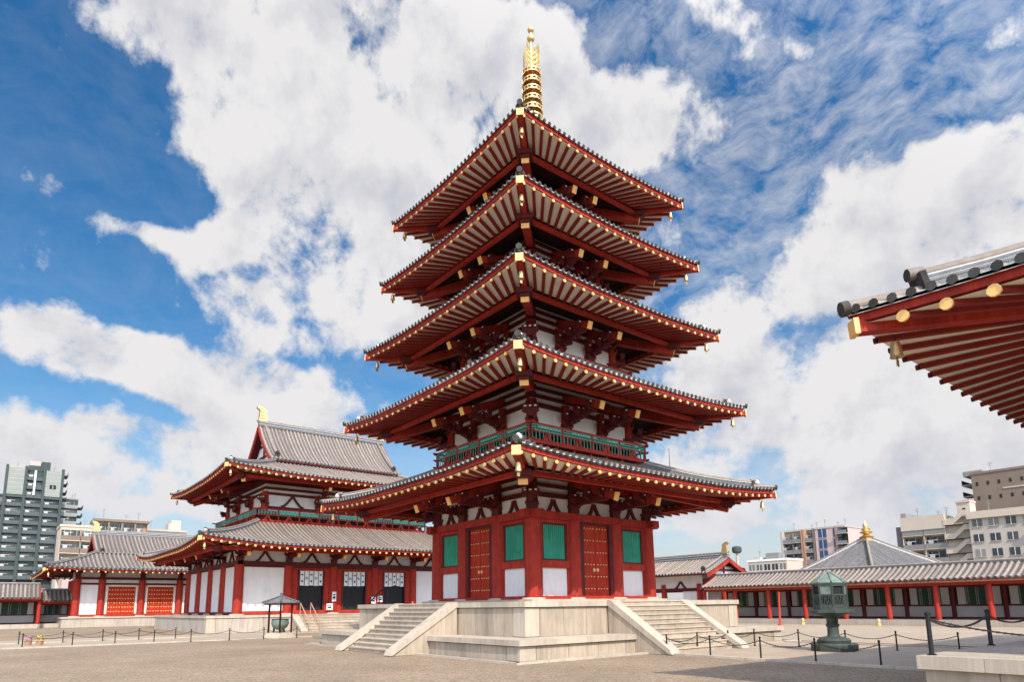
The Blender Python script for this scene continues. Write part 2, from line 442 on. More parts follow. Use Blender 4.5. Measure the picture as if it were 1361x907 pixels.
def stone_ring(mb, half, z0, z1, mt, slab=1.05, post=.62, hx=None):
    """a wall of upright slabs round a square base: corner posts proud of the slabs"""
    hx = hx or half; hy = half
    mb.b2((-hx+.05, -hy+.05, z0), (hx-.05, hy-.05, z1-.01), mt)
    for axis, a, b in (('x', hx, hy), ('y', hy, hx)):
        n = max(2, int(round((2*a-2*post)/slab))); st = (2*a-2*post)/n
        for sg in (-1, 1):
            for i in range(n):
                c = -a+post+st*(i+.5); g = .020
                if axis == 'x': mb.box((c, sg*(b-.03), (z0+z1)/2), (st-g, .10, z1-z0), mt)
                else: mb.box((sg*(b-.03), c, (z0+z1)/2), (.10, st-g, z1-z0), mt)
    mb.b2((-hx-.030, -hy-.030, z1-.028), (hx+.030, hy+.030, z1-.001), 'cap_shade')  # dark strip standing in for the shadow line under the cap
    for sx in (-1, 1):
        for sy in (-1, 1): mb.box((sx*(hx-post/2+.028), sy*(hy-post/2+.028), (z0+z1)/2), (post, post, z1-z0-.03), 'stone_cap')
def cap_ring(mb, hx, hy, z0, z1, mt='stone_cap', wd=.95, slab=1.5):
    for axis, a, b in (('x', hx, hy), ('y', hy-wd, hx)):
        n = max(2, int(round(2*a/slab))); st = 2*a/n
        for sg in (-1, 1):
            for i in range(n):
                c = -a+st*(i+.5); g = .008
                if axis == 'x': mb.box((c, sg*(b-wd/2), (z0+z1)/2), (st-g, wd, z1-z0), mt)
                else: mb.box((sg*(b-wd/2), c, (z0+z1)/2), (wd, st-g, z1-z0), mt)
    mb.b2((-hx+wd, -hy+wd, z0), (hx-wd, hy-wd, z1-.004), 'stone')
mb = MB()
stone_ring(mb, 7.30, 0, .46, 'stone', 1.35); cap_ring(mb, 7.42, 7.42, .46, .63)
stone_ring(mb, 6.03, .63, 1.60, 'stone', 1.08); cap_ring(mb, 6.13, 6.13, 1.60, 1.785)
mb.b2((-3.95, -3.95, 1.78), (3.95, 3.95, 1.88), 'stone_cap')
podium = mb.obj('podium', pagoda)
podium['label'] = 'pale stone base of two tiers with a step in front of each face'
# flights of steps, one per face
def stair_mesh(w, y0, z1, run, n=11):
    mb = MB()
    for i in range(n):
        z = z1*(i+1)/n-.0; a = y0-run+run*i/n
        mb.b2((-w, a, 0 if i == 0 else z1*i/n-.01), (w, y0, z-.03), 'stone')
        mb.b2((-w, a-.03, z-.04), (w, y0 if i == n-1 else a+.30, z), 'stone_cap')
    return mb
def cheek_mesh(w, y0, z1, run, sg):
    mb = MB(); a, b = sg*w, sg*(w+.46)
    poly = [(0, y0, .0), (0, y0-run-.20, .0), (0, y0-run-.20, .03), (0, y0, z1-.14)]
    mb.prism([(a+sg*.05, p[1], p[2]) for p in poly], (sg*.36, 0, 0), 'stone')
    top = [(0, y0+.0, z1-.15), (0, y0-run-.30, .015), (0, y0-run-.42, .015), (0, y0-run-.34, .17), (0, y0-.16, z1+.025), (0, y0, z1+.025)]
    mb.prism([(a, p[1], p[2]) for p in top], (b-a, 0, 0), 'stone_cap')
    return mb
st_me = stair_mesh(1.80, -6.13, 1.78, 2.35).mesh('stair'); chm = [cheek_mesh(1.80, -6.13, 1.78, 2.35, s).mesh('cheek_wall') for s in (-1, 1)]
for a, nm in SIDES:
    s = link('stair', st_me, pagoda, rz=a)
    for m in chm: link('cheek_wall', m, s)

# first storey: columns, walls, doors, windows
cx_ = (-3.39, -1.24, 1.24, 3.39); Z0 = 1.88; ZB = 5.03
cm = column_mesh(.33, ZB+.02-Z0).mesh('column')
pts = set()
for i in cx_:
    for j in cx_:
        if abs(i) > 3 or abs(j) > 3: pts.add((i, j))
for i, j in sorted(pts): link('column', cm, pagoda, (i, j, Z0))
def first_wall(rz):
    y = -C[0]
    mb = MB()      # red timber frame of the face
    mb.b2((-3.4, y-.24, Z0), (3.4, y+.12, Z0+.13), 'vermilion')
    mb.b2((-3.95, y-.25, ZB), (3.95, y+.15, ZB+.31), 'vermilion')
    for x0, x1 in ((-3.12, -1.50), (1.50, 3.12)):
        mb.b2((x0, y-.12, 3.11), (x1, y+.1, 3.40), 'vermilion'); mb.b2((x0, y-.10, 4.90), (x1, y+.1, ZB), 'vermilion')
        for xx in (x0, x1-.14): mb.b2((xx, y-.09, 2.0), (xx+.14, y+.1, 5.0), 'vermilion')
    for sg in (-1, 1):
        mb.b2((sg*.76, y-.16, Z0+.12), (sg*.97, y+.1, ZB), 'dark_red')
    mb.b2((-.97, y-.14, 4.93), (.97, y+.1, ZB), 'dark_red')
    mb.b2((-3.3, y+.10, 2.0), (3.3, y+.16, ZB), 'dark_wood')
    wall = mb.obj('wall', pagoda, rz=rz)
    for x0, x1 in ((-2.98, -1.64), (1.64, 2.98)):
        m = MB(); m.b2((x0, y-.02, 2.01), (x1, y+.06, 3.11), 'plaster'); m.obj('plaster_panel', wall)
        m = MB(); m.b2((x0, y+.02, 3.40), (x1, y+.06, 4.90), 'green_slat')
        nn = 11
        for i in range(nn):
            xx = x0+.08+(x1-x0-.16)*(i+.5)/nn; m.box((xx, y-.005, 4.15), (.078, .05, 1.50), 'green_slat', rz=0)
        win = m.obj('window', wall)
        m = MB()
        for a, b in (((x0, 3.40), (x0+.09, 4.90)), ((x1-.09, 3.40), (x1, 4.90))): m.b2((a[0], y-.07, a[1]), (b[0], y+.05, b[1]), 'dark_red')
        m.b2((x0+.09, y-.07, 4.82), (x1-.09, y+.05, 4.90), 'dark_red'); m.b2((x0+.09, y-.07, 3.40), (x1-.09, y+.05, 3.46), 'dark_red')
        m.obj('window_frame', wall)
    for sg in (-1, 1):
        m = MB(); m.b2((sg*.012, y-.05, 2.02), (sg*.755, y+.04, 4.93), 'door_red')
        for r in range(6):
            z = 2.30+r*.50
            for c_ in range(4):
                x = sg*(.12+c_*.17); m.lathe([(.038, 0), (.034, .03), (.012, .05)], (0, 0, 0), 8, 'gold')
                k = 24; vs = m.v[-k:]; m.v[-k:] = [(x+vx, y-.05-vz, z+vy) for vx, vy, vz in vs]
        m.cyl((sg*.10, y-.05, 3.08), (sg*.10, y-.075, 3.08), .075, .075, 10, 'gold')
        m.obj('door', wall)
for a, nm in SIDES: first_wall(a)

rest = MB()          # rafters beyond the hundred that show largest
BT = []              # roof top heights at each storey
for k in range(5):
    w, zg = W[k], ZG[k]
    if k < 4:
        t = C[k+1]+.28; d = w-t; rise = d*.375; ridge0 = .17
    else: t = .62; d = w-t; rise = d*.56; ridge0 = .13
    rf = Roof(w+.06, w+.06, t, t, zg, rise, .27)
    BT.append(rf.z0+rise)
    inner = 1.5
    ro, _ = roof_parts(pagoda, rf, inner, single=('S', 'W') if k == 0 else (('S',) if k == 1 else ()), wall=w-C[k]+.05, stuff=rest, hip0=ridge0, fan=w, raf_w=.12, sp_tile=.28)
    ro['label'] = ('lowest', 'second lowest', 'middle', 'second highest', 'topmost')[k]+' tiled roof of the pagoda'
    pw = w-inner
    # purlin rings under the rafters
    mb = MB(); mid = C[k]+(pw-C[k])*.45
    zb_ = zg+.02
    for hw, z, hh, ww in ((pw, zb_+.01, .16, .16),):
        e = .25
        for sg in (-1, 1):
            mb.beam((-hw-e, sg*hw, z), (hw+e, sg*hw, z), ww, hh, 'vermilion'); mb.beam((sg*hw, -hw-e, z-.004), (sg*hw, hw+e, z-.004), ww-.004, hh, 'vermilion')
    mb.obj('purlin', pagoda)
    # wall zone between columns and rafters
    c = C[k]
    base = (ZB+.31) if k == 0 else zg-1.10
    for a, nm in SIDES:
        mb = MB(); y = -c
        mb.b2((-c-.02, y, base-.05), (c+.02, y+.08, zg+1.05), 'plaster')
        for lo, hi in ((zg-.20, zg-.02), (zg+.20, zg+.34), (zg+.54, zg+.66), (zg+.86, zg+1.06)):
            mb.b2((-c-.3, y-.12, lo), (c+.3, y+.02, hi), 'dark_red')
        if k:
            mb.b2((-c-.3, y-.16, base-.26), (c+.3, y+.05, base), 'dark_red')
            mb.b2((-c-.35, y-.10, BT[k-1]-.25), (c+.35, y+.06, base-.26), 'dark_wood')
            cols = [f*c for f in (-1, -.366, .366, 1)]
            for x in cols: mb.cyl((x, y, BT[k-1]-.2), (x, y, zg+.1), .24, .22, 10, 'vermilion')
        else:
            cols = list(cx_)
            for x in cols: mb.cyl((x, y, base-.02), (x, y, zg+.5), .24, .22, 10, 'dark_red')
            for x0, x1 in zip(cols, cols[1:]): v_strut(mb, (x0+x1)/2, y-.05, base+.01, base+.50, .78)
        mb.obj('wall', pagoda, rz=a)
    # bracket sets
    z0 = base+.0 if k == 0 else base+.02
    bm = bracket_mesh(pw-c, z0, zg).mesh('bracket_set'); bc = bracket_mesh(pw-c, z0, zg, True).mesh('bracket_set')
    for a, nm in SIDES:
        for x in (-c*.366, c*.366):
            link('bracket_set', bm, pagoda, (math.cos(a)*x+math.sin(a)*c, math.sin(a)*x-math.cos(a)*c, 0), a)
        q = a-math.pi/4
        link('bracket_set', bc, pagoda, (math.sin(q)*c*math.sqrt(2), -math.cos(q)*c*math.sqrt(2), 0), q)
    # balcony of the storeys above
    if k:
        b = c+.52; zt = BT[k-1]; fl = zt-.02
        mb = MB()
        mb.b2((-b-.06, -b-.06, fl+.10), (b+.06, b+.06, fl+.20), 'vermilion')
        for a in range(4):
            ca, sa = math.cos(a*math.pi/2), math.sin(a*math.pi/2)
            for i in range(7):
                x = -b+2*b*(i+.5)/7
                for p, q, h in (((x, -b+.14, fl-.06), (x, -b+.14, fl+.1), .12),):
                    mb.beam((ca*p[0]-sa*p[1], sa*p[0]+ca*p[1], p[2]), (ca*q[0]-sa*q[1], sa*q[0]+ca*q[1], q[2]), .14, .14, 'vermilion')
        bal = mb.obj('balcony', pagoda)
        hh = .72 if k == 1 else .55
        for a, nm in SIDES:
            m = MB(); e = .22
            for z, r_ in ((fl+.24, .07), (fl+.20+hh*.55, .05), (fl+.20+hh, .08)):
                m.beam((-b-e, -b, z), (b+e, -b, z), r_, r_, 'vermilion')
            npst = 4
            for i in range(npst+1):
                x = -b+2*b*i/npst; m.box((x, -b, fl+.2+hh*.52), (.075, .075, hh), 'vermilion')
            for i in range(npst):
                x0 = -b+2*b*i/npst; x1 = -b+2*b*(i+1)/npst
                z0_, z1_ = fl+.22+hh*.58, fl+.16+hh
                for zz in (z0_+.02, z0_*.5+z1_*.5, z1_-.02): m.beam((x0+.04, -b, zz), (x1-.04, -b, zz), .03, .045, 'green_rail')
                for j in range(11):
                    xx = x0+(x1-x0)*(j+.5)/11; m.box((xx, -b, (z0_+z1_)/2), (.022, .022, z1_-z0_), 'green_rail')
                for j in range(9):
                    xx = x0+(x1-x0)*(j+.5)/9; m.box((xx, -b, fl+.24+hh*.30), (.028, .028, hh*.55), 'green_rail')
                v_strut(m, (x0+x1)/2, -b, fl+.22, fl+.20+hh*.5, .9, mt='vermilion')
            m.obj('railing', bal, rz=a)
ro = rest.obj('rafter', pagoda); ro['kind'] = 'stuff'; ro['label'] = 'red rafters with gold ends of the upper roofs'

# gilded spire
mb = MB(); zt = BT[4]
mb.box((0, 0, zt+.10), (1.5, 1.5, .45), 'gold'); mb.box((0, 0, zt+.40), (1.7, 1.7, .14), 'gold')
mb.lathe([(.62, 0), (.60, .12), (.48, .34), (.22, .50), (.20, .55), (.42, .62), (.50, .72), (.14, .80)], (0, 0, zt+.47), 20, 'gold')
mb.cyl((0, 0, zt+.4), (0, 0, 31.9), .085, .05, 12, 'gold')
spire = mb.obj('spire', pagoda)
ringz = [29.15-.545*i for i in range(9)]
m = MB()
prof = [(.40+.10*math.cos(t), .105*math.sin(t)) for t in [2*math.pi*i/8 for i in range(9)]]
for z_ in (-.11, .10):
    m.lathe([(.46, z_-.03), (.52, z_-.03), (.52, z_+.03), (.46, z_+.03), (.46, z_-.03)], (0, 0, 0), 22, 'gold')
for i in range(14):
    t = math.pi/7*i; m.box((.50*math.cos(t), .50*math.sin(t), 0), (.05, .05, .2), 'gold', t)
m.cyl((0, 0, -.2), (0, 0, .2), .24, .20, 12, 'gold')
for i in range(8):
    t = math.pi/4*i; m.beam((.05*math.cos(t), .05*math.sin(t), 0), (.48*math.cos(t), .48*math.sin(t), 0), .06, .07, 'gold')
m.cyl((0, 0, -.13), (0, 0, .13), .15, .15, 10, 'gold')
for i in range(16):
    t = math.pi/8*i; m.lathe([(.035, -.09), (.03, -.03), (.012, 0)], (.53*math.cos(t), .53*math.sin(t), -.12), 6, 'gold')
rm = m.mesh('ring')
for i, z in enumerate(ringz):
    o = link('ring', rm, spire, (0, 0, z)); s = .92+.03*i; o.scale = (s, s, .9)
m = MB()                                                    # pierced flame plates
for a in range(4):
    ca, sa = math.cos(a*math.pi/2+.3), math.sin(a*math.pi/2+.3)
    def P(r_, z): return (ca*r_, sa*r_, z)
    nrm = Vector((-sa, ca, 0))*.03
    for z0, z1, r0, r1 in ((29.42, 29.75, .06, .50), (29.68, 30.05, .06, .50), (30.0, 30.35, .06, .50), (30.28, 30.62, .06, .48), (30.5, 30.78, .06, .42)):
        m.prism([P(r0, z0), P(r1*.7, z0+.02), P(r1, z0+.16), P(r1*.92, z1+.10), P(r1*.72, z0+.20), P(r1*.55, z0+.14), P(r0, z0+.20)], nrm, 'gold')
    m.prism([P(.36, 29.44), P(.50, 29.5), P(.51, 30.2), P(.47, 30.8), P(.42, 30.5), P(.40, 30.0)], nrm, 'gold')
m.obj('flame_plate', spire)
for z, r_ in ((31.30, .20), (31.84, .17)):
    m = MB(); m.lathe([(.02, -1), (.6, -.8), (.95, -.3), (1, 0), (.95, .3), (.6, .8), (.15, 1.15), (.02, 1.4)], (0, 0, 0), 14, 'gold')
    m.v = [(x*r_, y*r_, zz*r_+z) for x, y, zz in m.v]; m.obj('finial_ball', spire)

# ------------------------------------------------------------------ big hall with stepped hip and gable roof
def gable_top(root, gx, gd, zr, ze, sp=.3, rr=.085, curve=.32, name='gable_roof', over=.0, shibi=None, nv=6, west=True):
    """steep gabled upper roof with gold or tiled ridge ends; ridge along X"""
    mb = MB(); dz = zr-ze
    zf = lambda q: ze+dz*((1-curve)*q+curve*q*q)
    n = int(round(2*gx/sp)); seg = 5
    for sg in (-1, 1):
        vs = [(-gx+2*gx*i, sg*gd*(1-j/nv), zf(j/nv)) for i in (0, 1) for j in range(nv+1)]
        mb.add(vs, [(j, j+1, nv+2+j, nv+1+j) for j in range(nv)], 'tile_pan', True)
        vs = [(x, sg*(gd+.0), ze+dzz) for x in (-gx, gx) for dzz in (-.16, 0)]
        mb.add(vs, [(0, 1, 3, 2)], 'dark_red')
        for i in range(n):
            x = -gx+2*gx*(i+.5)/n; ring = []
            for j in range(nv+1):
                y = sg*gd*(1-j/nv)+(sg*.05 if j == 0 else 0); z = zf(j/nv)
                for k in range(seg):
                    a = math.pi*k/(seg-1); ring.append((x+rr*math.cos(a), y, z-.01+rr*1.05*math.sin(a)))
            mb.add(ring, [(j*seg+k, j*seg+k+1, (j+1)*seg+k+1, (j+1)*seg+k) for j in range(nv) for k in range(seg-1)], 'tile', True)
            mb.add([(x+rr*1.12*math.cos(2*math.pi*k/8), sg*(gd+.055), ze+.01+rr*1.12*math.sin(2*math.pi*k/8)) for k in range(8)], [tuple(range(8))], 'tile_end')
        # underside
        vs = [(-gx+2*gx*i, sg*gd*(1-j/nv), zf(j/nv)-.16) for i in (0, 1) for j in range(nv+1)]
        mb.add(vs, [(j, j+1, nv+2+j, nv+1+j) for j in range(nv)], 'dark_red', True)
    o = mb.obj(name, root)
    # main ridge
    m = MB(); m.box((0, 0, zr+.16), (2*gx-.1, .36, .50), 'tile_ridge'); m.box((0, 0, zr+.30), (2*gx-.06, .42, .04), 'mortar'); m.box((0, 0, zr+.10), (2*gx-.06, .41, .035), 'mortar')
    m.tube([(-gx, 0, zr+.44), (gx, 0, zr+.44)], .11, 'tile', 8); m.obj('main_ridge', o)
    for sx in (-1, 1):
        m = MB()         # bargeboards and the gable infill behind them
        for sg in (-1, 1):
            m.sweep([(sx*(gx-.02), sg*gd*(1-j/nv)*1.0, zf(j/nv)-.24) for j in range(nv+1)], .02, .30, 'vermilion')
            P = [(sx*(gx-.04), sg*gd*(1-j/nv), zf(j/nv)-.24) for j in range(nv+1)]
            for a, b in zip(P, P[1:]): m.beam(a, b, .12, .32, 'vermilion')
        m.obj('bargeboard', o)
        m = MB(); x = sx*(gx-.75)
        m.prism([(x, -gd*.86, ze+.02), (x, gd*.86, ze+.02), (x, gd*.43, zf(.5)-.12), (x, 0, zr-.25), (x, -gd*.43, zf(.5)-.12)], (sx*.06, 0, 0), 'plaster')
        for z in (ze+.5*dz*.5, ze+dz*.52): m.box((x+sx*.10, 0, z), (.10, 2*gd*.8*(1-(z-ze)/dz), .18), 'dark_red')
        m.box((x+sx*.10, 0, ze+dz*.42), (.12, .2, dz*.8), 'dark_red')
        m.obj('gable_wall', o)
        for sg in (-1, 1):   # descending ridges at the gable edge with end tiles
            m = MB(); hp = [(sx*(gx-.62), sg*gd*(1-q), zf(q)+.10) for q in [.12+.88*i/6 for i in range(7)]]
            m.sweep(hp, .26, .24, 'tile_ridge'); m.tube([(a, b, c_+.15) for a, b, c_ in hp], .085, 'tile', 8)
            e = hp[0]; m.box((e[0], e[1]+sg*.05, e[2]+.05), (.42, .10, .50), 'tile_end'); m.cyl((e[0], e[1], e[2]+.3), (e[0], e[1]+sg*.2, e[2]+.3), .12, .12, 10, 'tile_end')
            m.obj('descending_ridge', o)
        if shibi:
            m = MB(); s = shibi
            poly = [(-.30, 0), (.34, 0), (.36, .35), (.26, .62), (.32, .85), (.02, 1.12), (-.42, 1.20), (-.46, 1.02), (-.22, .86), (-.26, .50)]
            m.prism([(sx*(gx-.35)+(-sx)*(-px)*s*-1, -.17*s, zr+.42+pz*s) for px, pz in poly][::(1 if sx > 0 else -1)], (0, .34*s, 0), 'gold')
            m.box((sx*(gx-.35), 0, zr+.43), (.75*s, .5, .14), 'gold')
            for i in range(3):
                m.tube([(sx*(gx-.35)+sx*(.30-.02*i)*s, -.18*s, zr+.5+(.28*i+.05)*s), (sx*(gx-.35)-sx*.05*s, -.19*s, zr+.62+(.28*i)*s)], .025, 'gold', 5)
            m.obj('ridge_ornament', o)
    return o

# --- the two storey hall behind the pagoda
KX, KY = 3.75, 35.05
hall = thing('temple_hall', 'two storey red and white hall with double tiled roof behind the pagoda', 'temple hall', (KX, KY, 0))
mb = MB(); hx, hy = 11.57, 8.8
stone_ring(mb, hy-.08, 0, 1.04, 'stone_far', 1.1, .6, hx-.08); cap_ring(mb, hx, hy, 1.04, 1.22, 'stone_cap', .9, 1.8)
kp = mb.obj('podium', hall)
mb = stair_mesh(5.2, -hy, 1.21, 1.8, 6); st = mb.obj('stair', hall)
for s in (-1, 1): cheek_mesh(5.2, -hy, 1.21, 1.8, s).obj('cheek_wall', st)
for x in (-5.0, -4.2, 4.6):
    m = MB(); m.tube([(x, -hy-1.9, .75), (x, -hy-.1, 2.05)], .04, 'terracotta', 8)
    for q in (0, .5, 1): m.cyl((x, -hy-1.9+1.8*q, .1+.9*q), (x, -hy-1.9+1.8*q, .78+1.27*q), .035, .035, 6, 'terracotta')
    m.obj('handrail', st)
ccx = [-9.12+3.648*i for i in range(6)]; ccy = [-7.35+3.675*i for i in range(5)]
ZK0, ZK1 = 1.24, 4.92
ck = column_mesh(.36, ZK1-ZK0).mesh('column')
for x in ccx:
    for y in ccy:
        if abs(x) > 9 or abs(y) > 7.3: link('column', ck, hall, (x, y, ZK0))
# south wall
mb = MB(); y = -7.35
mb.b2((-9.1, y+.10, ZK0), (9.1, y+.16, 6.3), 'dark_wood')
mb.b2((-9.3, y-.2, ZK1), (9.3, y+.2, ZK1+.28), 'dark_red')
mb.b2((-9.1, y-.16, ZK0), (9.1, y+.08, ZK0+.26), 'vermilion')
mb.b2((-9.1, y-.10, ZK1-.16), (9.1, y+.08, ZK1), 'dark_red')
for i in (1, 2, 3):
    x0, x1 = ccx[i], ccx[i+1]; c = (x0+x1)/2
    mb.b2((x0+.3, y-.06, ZK0+.26), (c-.96, y+.09, ZK1-.16), 'door_red'); mb.b2((c+.96, y-.06, ZK0+.26), (x1-.3, y+.09, ZK1-.16), 'door_red')
    mb.b2((c-.96, y-.05, 4.55), (c+.96, y+.09, ZK1-.16), 'door_red')
    for s in (-1, 1): mb.b2((c+s*.96, y-.12, ZK0+.26), (c+s*1.08, y+.09, 4.66), 'dark_red')
sw = mb.obj('wall', hall)
for i in (0, 4):
    m = MB(); m.b2((ccx[i]+.2, y-.03, ZK0+.26), (ccx[i+1]-.2, y+.09, ZK1-.16), 'plaster'); m.obj('plaster_panel', sw)
for i in (1, 2, 3):
    c = (ccx[i]+ccx[i+1])/2
    m = MB(); m.b2((c-.955, y+.085, ZK0+.26), (c+.955, y+.095, 4.55), 'dark'); m.obj('doorway', sw)
    m = MB()      # white split curtain with dark crests
    for j in range(5):
        x0 = c-.93+j*.372; z0 = 3.42+random.uniform(-.03, .03)
        vs = []
        for a in range(5):
            xx = x0+.36*a/4; vs += [(xx, y-.09-.02*math.sin(a*1.6+j), z0), (xx, y-.09, 4.55)]
        m.add(vs, [(2*a, 2*a+2, 2*a+3, 2*a+1) for a in range(4)], 'white', True)
        m.add([(v[0], v[1]+.012, v[2]) for v in vs], [(2*a+1, 2*a+3, 2*a+2, 2*a) for a in range(4)], 'white', True)
        for sx in (-.005, .345): m.box((x0+sx+.01, y-.115, 3.98), (.022, .012, 1.08), 'ink')
        if j in (1, 3):
            m.cyl((x0+.18, y-.118, 3.98), (x0+.18, y-.13, 3.98), .10, .10, 14, 'ink'); m.cyl((x0+.18, y-.13, 3.98), (x0+.18, y-.136, 3.98), .06, .06, 12, 'white')
        else: m.box((x0+.18, y-.12, 4.25), (.16, .01, .10), 'ink'); m.box((x0+.18, y-.12, 3.75), (.12, .01, .16), 'ink')
    m.obj('door_curtain', sw)
# west, east and north walls
def plain_wall(length, cols, y, rz):
    m = MB(); m.b2((-length, y+.05, ZK0), (length, y+.14, 6.3), 'dark_wood')
    m.b2((-length-.2, y-.2, ZK1), (length+.2, y+.2, ZK1+.28), 'dark_red'); m.b2((-length, y-.14, ZK0), (length, y+.08, ZK0+.2), 'dark_red')
    m.b2((-length, y-.10, ZK1-.12), (length, y+.08, ZK1), 'dark_red')
    o = m.obj('wall', hall, rz=rz)
    for a, b in zip(cols, cols[1:]):
        p = MB(); p.b2((a+.2, y-.03, ZK0+.2), (b-.2, y+.05, ZK1-.12), 'plaster'); p.obj('plaster_panel', o)
    return o
plain_wall(7.35, ccy, -9.12, -math.pi/2); plain_wall(7.35, ccy, -9.12, math.pi/2); plain_wall(9.12, ccx, -7.35, math.pi)
# frieze under the lower eave: white plaster, inverted-V struts
for rz, L, yy, cs in ((0, 9.12, -7.35, ccx), (-math.pi/2, 7.35, -9.12, ccy), (math.pi/2, 7.35, -9.12, ccy), (math.pi, 9.12, -7.35, ccx)):
    m = MB(); m.b2((-L, yy, ZK1+.28), (L, yy+.08, 6.55), 'plaster'); m.b2((-L-.2, yy-.14, 5.98), (L+.2, yy+.05, 6.16), 'dark_red')
    for a, b in zip(cs, cs[1:]): v_strut(m, (a+b)/2, yy-.05, ZK1+.30, 5.97, 1.0)
    m.obj('frieze', hall, rz=rz)
rk = Roof(12.88, 11.35, 7.55, 6.02, 5.88, 2.15, .48, curve=.3, kl=1.9)
ro, _ = roof_parts(hall, rk, 1.5, sp_raf=.56, sp_tile=.33, wall=3.75, hip0=.10, rr=.082, nv=5)
ro['label'] = 'lower tiled roof of the hall'
krest = _
mb = MB()
for sg in (-1, 1):
    mb.beam((-11.6, sg*9.85, 5.9), (11.6, sg*9.85, 5.9), .22, .26, 'vermilion'); mb.beam((sg*11.38, -10.1, 5.896), (sg*11.38, 10.1, 5.896), .216, .26, 'vermilion')
mb.obj('purlin', hall)
bm = bracket_mesh(2.2, ZK1+.28, 5.95, tail=True).mesh('bracket_set')
for x in ccx:
    link('bracket_set', bm, hall, (x, -7.35, 0), 0)
for yy in ccy[1:]:
    link('bracket_set', bm, hall, (-9.12, yy, 0), -math.pi/2)
for yy in ccy: link('bracket_set', bm, hall, (9.12, yy, 0), math.pi/2)
# upper storey
ux, uy = 6.75, 5.0; zb = rk.z0+rk.rise
mb = MB(); mb.b2((-ux, -uy, zb-.6), (ux, uy, 12.6), 'plaster')
for rz, L, yy in ((0, ux, uy), (math.pi, ux, uy), (math.pi/2, uy, ux), (-math.pi/2, uy, ux)):
    ca, sa = math.cos(rz), math.sin(rz)
    def tb(x0, x1, z0, z1, o0, o1, mt):
        P = [(x0, -yy-o1), (x1, -yy-o1), (x1, -yy-o0), (x0, -yy-o0)]; Q = [(ca*a-sa*b, sa*a+ca*b) for a, b in P]
        vs = [(q[0], q[1], z) for z in (z0, z1) for q in Q]
        mb.add(vs, [(3, 2, 1, 0), (4, 5, 6, 7), (0, 1, 5, 4), (1, 2, 6, 5), (2, 3, 7, 6), (3, 0, 4, 7)], mt)
    for z0, z1 in ((zb-.6, zb+1.0), (9.62, 9.82), (10.75, 10.95), (11.18, 11.38), (11.62, 12.6)): tb(-L-.1, L+.1, z0, z1, 0, .12, 'dark_red')
uo = mb.obj('upper_wall', hall)
m = MB()
ucx = [-ux, -ux/3*1.05, ux/3*1.05, ux]; ucy = [-uy, -uy*.36, uy*.36, uy]
for a, b in zip(ucx, ucx[1:]): v_strut(m, (a+b)/2, -uy-.09, 9.84, 10.74, 1.15)
m.obj('strut', uo)
uc = MB(); uc.cyl((0, 0, zb-.5), (0, 0, 11.0), .27, .26, 12, 'vermilion'); ucm = uc.mesh('column')
for x in ucx:
    for yy in ucy:
        if abs(x) == ux or abs(yy) == uy: link('column', ucm, uo, (x, yy, 0))
bm2 = bracket_mesh(2.55, 9.75, 11.58).mesh('bracket_set'); bc2 = bracket_mesh(2.4, 9.75, 11.58, True).mesh('bracket_set')
for x in ucx[1:3]: link('bracket_set', bm2, uo, (x, -uy, 0), 0)
for yy in ucy[1:3]:
    link('bracket_set', bm2, uo, (-ux, yy, 0), -math.pi/2); link('bracket_set', bm2, uo, (ux, yy, 0), math.pi/2)
for (sx, sy), q in zip(((-1, -1), (1, -1), (-1, 1), (1, 1)), (-math.pi/4, math.pi/4, -3*math.pi/4, 3*math.pi/4)):
    link('bracket_set', bc2, uo, (sx*ux, sy*uy, 0), q)
mb = MB(); bx, by = 7.6, 5.85; fl = zb
mb.b2((-bx, -by, fl+.02), (bx, by, fl+.16), 'vermilion')
bal = mb.obj('balcony', hall)
for rz, L, yy in ((0, bx, by), (math.pi, bx, by), (math.pi/2, by, bx), (-math.pi/2, by, bx)):
    m = MB(); hh = .95; nn = int(round(2*L/1.6))
    for z, r_ in ((fl+.22, .08), (fl+.16+hh*.5, .06), (fl+.16+hh, .09)): m.beam((-L-.35, -yy, z), (L+.35, -yy, z), r_, r_, 'vermilion')
    for i in range(nn+1): m.box((-L+2*L*i/nn, -yy, fl+.16+hh*.52), (.09, .09, hh), 'vermilion')
    for i in range(nn):
        x0, x1 = -L+2*L*i/nn, -L+2*L*(i+1)/nn
        m.b2((x0+.05, -yy-.008, fl+.2+hh*.56), (x1-.05, -yy+.008, fl+.06+hh), 'green_rail' if i % 3 else 'tile_pan')
        for j in range(7): m.box((x0+(x1-x0)*(j+.5)/7, -yy-.02, fl+.16+hh*.75), (.05, .03, hh*.42), 'green_rail')
        v_strut(m, (x0+x1)/2, -yy, fl+.2, fl+.14+hh*.5, .9, mt='vermilion')
    m.obj('railing', bal, rz=rz)
ru = Roof(10.88, 8.99, 5.6, 3.70, 11.58, 1.92, .42, curve=.25, kl=1.9)
ro, krest = roof_parts(hall, ru, 1.5, sp_raf=.56, sp_tile=.33, wall=4.1, hip0=.10, rr=.082, nv=5, stuff=krest)
ro['label'] = 'upper skirt roof of the hall'
mb = MB()
for sg in (-1, 1):
    mb.beam((-9.6, sg*7.49, 11.6), (9.6, sg*7.49, 11.6), .22, .26, 'vermilion'); mb.beam((sg*9.38, -7.7, 11.596), (sg*9.38, 7.7, 11.596), .216, .26, 'vermilion')
mb.obj('purlin', hall)
x = krest.obj('rafter', hall); x['kind'] = 'stuff'
gable_top(hall, 6.10, 4.0, 17.75, 13.98, sp=.34, rr=.09, shibi=1.1)
mb = MB(); mb.b2((-5.5, -3.5, 13.3), (5.5, 3.5, 14.0), 'dark_red'); mb.obj('roof_base', hall)

